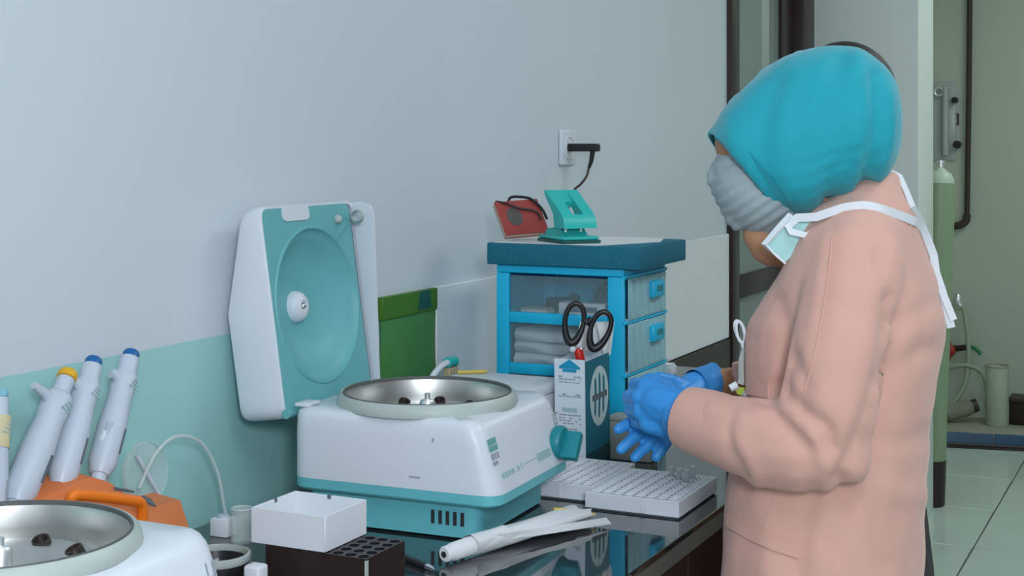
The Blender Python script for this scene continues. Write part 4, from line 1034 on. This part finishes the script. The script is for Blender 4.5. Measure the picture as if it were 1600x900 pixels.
# body: one continuous figure inside the clothes
HC = P(1212, 252, 2.04)                                   # head centre
fd = (RT * -.79 - UP * .61).normalized(); hu = (RT * -.61 + UP * .79).normalized()   # face direction, crown direction
sideL = fd.cross(hu).normalized()
MHd = Matrix((( sideL.x, fd.x, hu.x, 0), (sideL.y, fd.y, hu.y, 0), (sideL.z, fd.z, hu.z, 0), (0, 0, 0, 1)))
def HP(s, f, u): return HC + sideL * s + fd * f + hu * u
def hand_chains(side):
    if side == 'L':   # near hand, back of the hand to the viewer, fingers curling away
        wr_ = P(1086, 655, 2.0)
        kn = [P(1010, 603, 2.055), P(1000, 622, 2.050), P(1003, 643, 2.045), P(1014, 662, 2.040)]
        out = []
        for i, q in enumerate(kn):
            out.append([(P(1078 , 640 + 8 * i, 2.01), .021), (P(1045, 620 + 15 * i, 2.03), .0185), (q, .0145)])
            pip = q + RT * -.013 + FW * .034 - UP * .004; dip = pip + RT * .010 + FW * .026 - UP * .004; tip = dip + RT * .018 + FW * .006
            out.append([(q, .0125), (pip, .0108), (dip, .0098), (tip, .0088)])
        out.append([(wr_, .026), (P(1070, 650, 2.012), .030), (P(1048, 640, 2.028), .027), (P(1025, 632, 2.04), .025)])
        out.append([(P(1050, 632, 2.025), .026), (P(1030, 628, 2.036), .026)])
        out.append([(P(1062, 628, 2.03), .017), (P(1040, 606, 2.075), .0135), (P(1018, 594, 2.10), .0115), (P(1000, 600, 2.11), .0095)])
        return out
    wr_ = P(1108, 598, 2.24)
    kn = [P(1008, 648, 2.115), P(1017, 660, 2.11), P(1030, 672, 2.11), P(1044, 682, 2.115)]
    mid = [P(985, 660, 2.10), P(992, 682, 2.092), P(1012, 695, 2.095), P(1037, 697, 2.10)]
    tips = [P(966, 671, 2.09), P(970, 702, 2.08), P(992, 715, 2.085), P(1025, 714, 2.095)]
    out = [[(wr_, .022), (P(1080, 615, 2.19), .026), (P(1055, 635, 2.15), .026), (P(1032, 650, 2.125), .020)]]
    for i in range(4):
        out.append([(P(1070 , 615 + 8 * i, 2.18), .018), (kn[i], .0102)])
        out.append([(kn[i], .0098), (mid[i], .0092), (tips[i], .0078)])
    out.append([(P(1075, 612, 2.18), .017), (P(1050, 598, 2.165), .0130), (P(1030, 592, 2.15), .0112), (P(1010, 597, 2.14), .0095)])
    return out
bd = MB()
Mh = MHd
bd.ball(HP(0, -.048, .014), 1, 3, (.075, .086, .080), Mh)            # skull
bd.ball(HP(0, .010, -.020), 1, 3, (.058, .062, .076), Mh)            # face
bd.ball(HP(0, .022, .046), 1, 3, (.052, .040, .042), Mh)
bd.capsule(HP(0, .066, .014), .007, HP(0, .080, -.015), .011)        # nose
bd.capsule(HP(0, .035, -.075), .022, HP(0, .020, -.070), .030)       # chin
for s in (-1, 1):
    bd.capsule(HP(.073 * s, -.030, .005), .012, HP(.075 * s, -.028, -.022), .008)
    bd.capsule(HP(.020 * s, .060, -.045), .007, HP(0, .066, -.043), .0075)
bd.chain([(HP(0, -.04, -.03), .046), (P(1272, 322, 2.04), .034), (P(1335, 400, 2.04), .044)])
bd.chain([(P(1188, 366, 2.04), .026), (P(1206, 380, 2.04), .034), (P(1275, 398, 2.04), .022)])
bd.join(rings_body([(P(1340, 380, D1), .10, .07, 2.2), (P(1345, 450, D1), .135, .085, 2.2), (P(1335, 540, D1), .125, .085, 2.2), (P(1310, 640, D1), .13, .095, 2.2), (P(1300, 760, D1), .15, .11, 2.2), (P(1295, 900, D1), .16, .115, 2.2), (P(1292, 1000, D1), .14, .10, 2.2)]))
bd.chain([(P(1330, 400, 2.0), .05), (SH, .048), (P(1310, 560, 1.865), .045), (ELB, .040), (P(1190, 690, 1.91), .037), (P(1096, 660, 1.978), .027), (P(1086, 655, 2.0), .024)])
bd.chain([(P(1340, 400, 2.1), .05), (SHR, .046), (P(1320, 530, 2.24), .042), (ELR, .036), (P(1215, 622, 2.265), .030), (P(1150, 596, 2.255), .0235), (P(1108, 598, 2.24), .021)])
hip = P(1296, 960, D1)
for s in (-1, 1):
    hx = Vector((hip.x + .085 * s, hip.y + .01, .82)); bd.chain([(hx, .085), (Vector((hx.x, hx.y + .01, .47)), .058), (Vector((hx.x, hx.y - .01, .30)), .052), (Vector((hx.x, hx.y - .02, .09)), .036), (Vector((hx.x, hx.y + .08, .05)), .036)])
for sd_ in ('L', 'R'):
    for c in hand_chains(sd_): bd.chain([(p, max(r - .0035, .0045)) for p, r in c])
obj('body', fused(bd, .005, 4, .5), 'skin', pr)
for s in (-1, 1):
    e = obj('eye', MB().ball(HP(.031 * s, .053, .012), .0115, 2), 'eye_white', pr); obj('iris', MB().ball(HP(.031 * s, .0605, .010), .0050, 2), 'iris_brown', e)
    obj('eyebrow', MB().tube([HP(.016 * s, .060, .030), HP(.03 * s, .056, .034), HP(.045 * s, .046, .030)], .003, 6), 'hair_black', pr)
def glove(name, side, lbl):
    mb = MB()
    for c in hand_chains(side): mb.chain(c)
    if side == 'L': mb.chain([(P(1086, 655, 2.0), .033), (P(1068, 652, 2.012), .034)])
    else: mb.chain([(P(1109, 598, 2.243), .0265), (P(1085, 608, 2.20), .027)])
    me = fused(mb, .0026, 5, .5)
    for v in me.vertices:
        v.co += v.normal * (.0007 * noise.noise(v.co * 90) + .0005 * noise.noise(v.co * 180))
    g_ = obj(name, me, 'glove_blue', pr, label=lbl)
    return g_
gl = glove('glove', 'L', 'blue rubber glove on the near hand')
gr = glove('glove', 'R', 'blue rubber glove on the far hand')
axr = (P(1150, 596, 2.26) - P(1085, 606, 2.2)).normalized(); a1 = axr.cross(UP).normalized(); a2 = a1.cross(axr)
cuff = MB(); rings = []
for i, (pt, rr) in enumerate(((P(1085, 606, 2.2), .0275), (P(1098, 601, 2.23), .0275), (P(1110, 598, 2.25), .0285), (P(1114, 597, 2.256), .030))):
    rings.append([pt + (a1 * cos(2 * pi * k / 28) + a2 * sin(2 * pi * k / 28)) * (rr + .0012 * sin(5 * 2 * pi * k / 28) * i / 3) for k in range(28)])
ri2 = [[pt + (a1 * cos(2 * pi * k / 28) + a2 * sin(2 * pi * k / 28)) * (rr - .0015) for k in range(28)] for pt, rr in ((P(1114, 597, 2.256), .030), (P(1098, 601, 2.23), .0275))]
cuff.loft(rings + ri2, False, False)
obj('cuff', cuff, 'glove_blue', gr, smooth=60)
# sleeve cuff ring
axl = (P(1096, 660, 1.975) - P(1130, 672, 1.95)).normalized(); a1 = axl.cross(UP).normalized(); a2 = a1.cross(axl)
rings = [[pt + (a1 * cos(2 * pi * k / 36) * .95 + a2 * sin(2 * pi * k / 36)) * rr for k in range(36)] for pt, rr in ((P(1130, 672, 1.95), .049), (P(1106, 663, 1.967), .0475), (P(1078, 654, 1.988), .0445), (P(1072, 652, 1.993), .0430), (P(1074, 652.5, 1.991), .0405), (P(1100, 661, 1.971), .040))]
obj('sleeve_cuff', MB().loft(rings, False, False), 'gown_peach', pr, smooth=60)

# face mask
mk_ = MB()
mk_.ball(HP(0, .040, -.012), 1, 3, (.067, .064, .076), Mh)
mk_.capsule(HP(0, .082, .034), .014, HP(0, .088, -.030), .022)
mk_.capsule(HP(0, .062, -.066), .026, HP(0, .01, -.078), .034)
mme = fused(mk_, .004, 8, .5)
for v in mme.vertices:
    t = (v.co - HC).dot(hu); v.co += v.normal * .0012 * sin(t * 420)
obj('face_mask', mme, 'mask_grey', pr, label='grey pleated face mask')

# headscarf: rings from the face opening to the back of the head
OR = P(1163, 272, 2.04); k_ = 2.04 / 2250
e1 = (RT * .79 + UP * .61); e2 = (RT * .61 - UP * .79)
prof = [(-6, -80, 80, .066), (0, -85, 86, .078), (17, -91, 97, .090), (42, -99, 110, .098), (68, -105, 119, .103), (95, -109, 127, .107), (120, -110, 134, .110), (150, -110, 137, .111), (175, -104, 136, .110), (200, -94, 124, .106), (222, -82, 102, .098), (240, -70, 80, .088), (254, -55, 60, .072), (264, -38, 44, .055), (271, -18, 30, .036), (275, -2, 14, .016)]
rings = []; NH = 72
for si, (s_, ta, tb_, w_) in enumerate(prof):
    c = (ta + tb_) / 2; h = (tb_ - ta) / 2; r = []
    for k in range(NH):
        a = 2 * pi * k / NH; ct_, st_ = cos(a), sin(a)
        e = 2.25
        t_ = c + h * (abs(ct_) ** (2 / e)) * (1 if ct_ > 0 else -1); ww = w_ * (abs(st_) ** (2 / e)) * (1 if st_ > 0 else -1)
        r.append(OR + (e1 * s_ + e2 * t_) * k_ + FW * ww)
    rings.append(r)
inner = [[p.lerp(sum(rings[i], Vector()) / NH, .05) for p in rings[i]] for i in (0, 1, 2)]
hj = MB().loft([inner[2], inner[1]] + rings, False, True)
hme = hj.mesh('headscarf', 0)
hbm = bmesh.new(); hbm.from_mesh(hme)
bmesh.ops.subdivide_edges(hbm, edges=hbm.edges[:], cuts=1, use_grid_fill=True)
for _ in range(4): bmesh.ops.smooth_vert(hbm, verts=[v for v in hbm.verts if not v.is_boundary], factor=.5, use_axis_x=True, use_axis_y=True, use_axis_z=True)
hbm.normal_update()
folds = [([(1215, 130), (1190, 200), (1195, 270), (1225, 330)], .004, 16), ([(1290, 100), (1268, 200), (1272, 320)], -.003, 14), ([(1312, 92), (1300, 200), (1292, 322)], .005, 13), ([(1340, 90), (1345, 200), (1318, 312)], -.004, 12),
         ([(1368, 120), (1372, 210), (1352, 300)], .006, 12), ([(1388, 150), (1388, 220), (1372, 285)], -.004, 9), ([(1240, 110), (1228, 200), (1248, 330)], -.002, 16), ([(1140, 180), (1150, 240), (1200, 320)], -.003, 12), ([(1330, 240), (1322, 290), (1300, 322)], .006, 8), ([(1355, 255), (1360, 285), (1340, 304)], .005, 7)]
FD = [([(p.x, p.y) for p in spline([(a, b, 0) for a, b in f], 6)], dp, wd) for f, dp, wd in folds]
for v in hbm.verts:
    p = v.co; k = .0015 * noise.noise(p * 14) + .0008 * noise.noise(Vector((p.x * 40, p.y * 40, p.z * 14)))
    if v.normal.dot(FW) < .1:
        u, vv, d = uv_of(p)
        for pts, dp, wd in FD:
            m2 = min((u - a) ** 2 + (vv - b) ** 2 for a, b in pts) / (wd * wd)
            if m2 < 6: k -= 1.5 * dp * math.exp(-m2)
    else:
        k += .003 * sin(18 * (p - OR).dot(e1) * 6 + 2)
    v.co += v.normal * k
hbm.to_mesh(hme); hbm.free()
hme.polygons.foreach_set('use_smooth', [True] * len(hme.polygons)); hme.update()
obj('headscarf', hme, 'hijab_teal', pr, label='teal headscarf drawn over the head')

# second mask hanging at the neck, with its ties over the gown
mq = [(1194, 382), (1236, 336), (1292, 338), (1262, 372), (1226, 411)]
def mp(px, py, d): return P(px, py, d)
rowsA = []
for i in range(7):
    t = i / 6; a = Vector((1236, 336, 0)).lerp(Vector((1290, 344, 0)), t); b = Vector((1194, 382, 0)).lerp(Vector((1226, 411, 0)), t)
    rr = []
    for j in range(7):
        q = a.lerp(b, j / 6); rr.append(P(q.x, q.y, 1.955 + .010 * t - .004 * sin(pi * j / 6) + .0008 * ((i % 2) * 2 - 1)))
    rowsA.append(rr + [p + FW * .003 for p in reversed(rr)])
nm_ = obj('neck_mask', MB().loft(rowsA), 'mask_mint', pr, smooth=25, label='mint green surgical mask pulled down to the neck')
obj('mask_border', ribbon([P(1236, 335, 1.951), P(1215, 358, 1.949), P(1194, 382, 1.951), P(1210, 397, 1.952), P(1226, 411, 1.955)], tuple(-FW + RT * .6 - UP * .5), .009, .003), 'strap_white', nm_)
def tie(pts, width, lift=.004, dd=D1, off=()):
    q = [(p.x, p.y) for p in spline([(a, b, 0) for a, b in pts], 5)]; out = []
    for p in q: out.append(on_gown(p[0], p[1], lift, dd))
    return out, q
p1, q1 = tie([(1300, 333), (1350, 325), (1400, 338), (1428, 348)], .011)
lead = [P(1226, 358, 1.950), P(1240, 342, 1.950), P(1268, 340, 1.948)]
p1 = [P(1232, 352, 1.950), P(1246, 340, 1.947), P(1275, 339, 1.93)] + p1[2:] 
p1 += [on_gown(1436, 354, .004, 2.0), on_gown(1444, 376, .005, 2.0), on_gown(1452, 400, .006, 2.0)]
p1 += [P(1462, 425, p1[-1].xy.length * 0 + (p1[-1] - EYE).dot(FW)), P(1472, 455, (p1[-1] - EYE).dot(FW)), P(1480, 485, (p1[-1] - EYE).dot(FW)), P(1486, 512, (p1[-1] - EYE).dot(FW))]
def strap(name, pts, width, parent):
    ws = []
    for i, p in enumerate(pts):
        t = (pts[min(i + 1, len(pts) - 1)] - pts[max(i - 1, 0)]).normalized(); ws.append(tuple(FW.cross(t)))
    return obj(name, ribbon(pts, ws, width, .002), 'strap_white', parent, smooth=60)
strap('tie', p1, .0115, nm_)
strap('tie', [P(1230, 350, 1.948), P(1236, 362, 1.944), P(1262, 368, 1.942), P(1282, 352, 1.944), P(1300, 336, 1.935)], .009, nm_)
pb_ = [P(1376, 273, 2.035), P(1395, 270, 2.03), P(1406, 276, 2.03), on_gown(1410, 296, .004, 2.03), on_gown(1422, 325, .004, 2.03), on_gown(1438, 352, .005, 2.02)]
strap('tie', pb_, .008, nm_)
strap('tie', [P(1470, 450, (p1[-1] - EYE).dot(FW) - .003), P(1482, 480, (p1[-1] - EYE).dot(FW) - .003), P(1490, 500, (p1[-1] - EYE).dot(FW) - .003)], .010, nm_)
# trousers and shoes
lg = MB(); 
for s in (-1, 1):
    hx = Vector((hip.x + .085 * s, hip.y + .01, .82)); lg.chain([(hx, .10), (Vector((hx.x, hx.y + .01, .47)), .080), (Vector((hx.x, hx.y - .01, .14)), .068)])
obj('trousers', fused(lg, .01, 4), 'trousers_dark', pr)
for s in (-1, 1):
    hx = Vector((hip.x + .085 * s, hip.y + .01, 0)); sh = MB().chain([(Vector((hx.x, hx.y - .05, .050)), .046), (Vector((hx.x, hx.y + .06, .048)), .044), (Vector((hx.x, hx.y + .15, .042)), .038)])
    sh.v = [(a, b, max(c, .004)) for a, b, c in sh.v]
    obj('shoe', fused(sh, .006, 4), 'shoe_black', pr)
# identity badge and keys at the chest
bg = thing('id_badge', 'green and white badge hanging from a grey cord at the chest of the peach gown', 'badge', tuple(P(1165, 600, 2.06)))
DB = 2.03
obj('cord', MB().tube(spline([P(1166, 545, DB), P(1160, 565, DB), P(1160, 590, DB), P(1158, 600, DB)], 5), .006, 8), 'paper_grey', bg)
obj('badge_card', MB().loft([[P(1146, 604, DB), P(1166, 606, DB - .004), P(1174, 622, DB - .004), P(1152, 616, DB)], [P(1146, 604, DB + .006), P(1166, 606, DB + .002), P(1174, 622, DB + .002), P(1152, 616, DB + .006)]]), 'badge_green', bg)
obj('badge_clip', MB().tube([P(1141, 607, DB - .002), P(1152, 601, DB - .002)], .0055, 10).tube([P(1164, 612, DB - .008), P(1174, 620, DB - .008)], .0065, 10), 'strap_white', bg)
ky = thing('white_earphone_cord', 'coil of white cord hanging from the chest pocket of the peach gown', 'cord', tuple(P(1156, 520, 2.05)))
for n_i, (a, b, ro) in enumerate(((6, 17, -.2), (7, 19, -.35))):
    obj('loop', MB().tube([P(1157 + a * cos(t) * cos(ro) - b * sin(t) * sin(ro), 519 + a * cos(t) * sin(ro) + b * sin(t) * cos(ro), 2.03 + .006 * n_i) for t in [k * pi / 10 for k in range(20)]], .0022, 8, True), 'strap_white', ky)
obj('tail', MB().tube(spline([P(1160, 536, 2.03), P(1163, 548, 2.03), P(1168, 552, 2.03)], 4), .0025, 8), 'strap_white', ky)
# rolled sleeve edge above the far wrist
obj('far_cuff', MB().tube([P(1152, 566, 2.235), P(1156, 582, 2.235), P(1158, 600, 2.232)], [.009, .012, .010], 12), 'gown_peach', pr)

# second person, almost hidden behind the first
p2 = thing('person', 'dark-haired person in a dark top, mostly hidden behind the teal headscarf', 'person', (2.61, -.73, 0))
D2 = 2.62
H2 = P(1303, 166, D2)
f2_ = Vector((-.15, 1, 0)).normalized(); s2 = Vector((-1, -.15, 0)).normalized()
M2 = Matrix(((s2.x, f2_.x, 0, 0), (s2.y, f2_.y, 0, 0), (0, 0, 1, 0), (0, 0, 0, 1)))
def Q(s, f, z): v = s2 * s + f2_ * f; return Vector((H2.x + v.x, H2.y + v.y, z))
hz = H2.z
b2 = MB()
b2.ball(Q(0, -.008, hz + .015), 1, 3, (.074, .090, .095), M2); b2.ball(Q(0, .022, hz - .045), 1, 3, (.056, .064, .078), M2)
b2.capsule(Q(0, .084, hz - .015), .008, Q(0, .098, hz - .040), .012); b2.capsule(Q(0, .055, hz - .105), .022, Q(0, .04, hz - .1), .028)
for s in (-1, 1): b2.capsule(Q(.074 * s, -.01, hz - .005), .013, Q(.076 * s, -.006, hz - .032), .008)
b2.chain([(Q(0, -.02, hz - .06), .050), (Q(0, -.035, hz - .15), .052), (Q(0, -.03, hz - .21), .06)])
b2.join(rings_body([((Q(0, -.03, hz - .19)), .10, .07, 2.2), (Q(0, -.03, hz - .25), .17, .09, 2.2), (Q(0, -.02, hz - .40), .155, .105, 2.2), (Q(0, -.01, hz - .62), .135, .10, 2.2), (Q(0, -.01, hz - .78), .155, .11, 2.2), (Q(0, -.01, hz - .88), .14, .10, 2.2)]))
arms2 = []
for s in (-1, 1):
    a_ = [(Q(.17 * s, -.03, hz - .25), .050), (Q(.20 * s, -.05, hz - .52), .040), (Q(.20 * s, -.03, hz - .74), .028), (Q(.20 * s, -.025, hz - .76), .024)]; arms2.append(a_); b2.chain(a_)
    pm = Q(.20 * s, -.02, hz - .80); b2.chain([(a_[-1][0], .022), (pm, .026), (Q(.20 * s, -.018, hz - .835), .022)])
    for i in range(4): b2.chain([(Q(.20 * s, -.043 + .017 * i, hz - .845), .0095), (Q(.199 * s, -.042 + .017 * i, hz - .885), .0085), (Q(.196 * s, -.041 + .017 * i, hz - .905), .0075)])
    b2.chain([(Q(.195 * s, .0, hz - .80), .013), (Q(.19 * s, .030, hz - .83), .010), (Q(.188 * s, .036, hz - .855), .008)])
legs2 = []
for s in (-1, 1):
    l_ = [(Q(.085 * s, -.01, hz - .84), .088), (Q(.09 * s, 0, .47), .060), (Q(.09 * s, -.05, .28), .054), (Q(.09 * s, -.07, .09), .036), (Q(.09 * s, .02, .05), .034)]; legs2.append(l_); b2.chain(l_)
obj('body', fused(b2, .006, 4), 'skin_brown', p2)
hr = MB(); hr.ball(Q(0, -.018, hz + .020), 1, 3, (.082, .095, .099), M2); hr.ball(Q(0, -.045, hz - .030), 1, 3, (.076, .070, .075), M2)
obj('hair', fused(hr, .006, 4), 'hair_black', p2)
for s in (-1, 1):
    e = obj('eye', MB().ball(Q(.031 * s, .0605, hz - .008), .0115, 2), 'eye_white', p2); obj('iris', MB().ball(Q(.031 * s, .0680, hz - .008), .005, 2), 'iris_brown', e)
sh2 = rings_body([(Q(0, -.045, hz - .135), .062, .058, 2.2), (Q(0, -.035, hz - .18), .085, .075, 2.2), (Q(0, -.03, hz - .215), .14, .095, 2.2), (Q(0, -.03, hz - .26), .185, .11, 2.2), (Q(0, -.02, hz - .42), .175, .120, 2.2), (Q(0, -.035, hz - .62), .16, .112, 2.2), (Q(0, -.05, hz - .86), .18, .125, 2.2)])
for a_ in arms2: sh2.chain([(p, r + .014) for p, r in a_[:3]])
obj('shirt', fused(sh2, .008, 6), 'shirt_dark', p2)
tr2 = MB()
for l_ in legs2: tr2.chain([(p, r + .016) for p, r in l_[:3]] + [(l_[3][0] + Vector((0, 0, .04)), .06)])
obj('trousers', fused(tr2, .01, 4), 'trousers_dark', p2)
for s in (-1, 1):
    sh = MB().chain([(Q(.09 * s, -.11, .05), .045), (Q(.09 * s, .0, .048), .043), (Q(.09 * s, .075, .042), .037)]); sh.v = [(a, b, max(c, .004)) for a, b, c in sh.v]
    obj('shoe', fused(sh, .006, 4), 'shoe_black', p2)
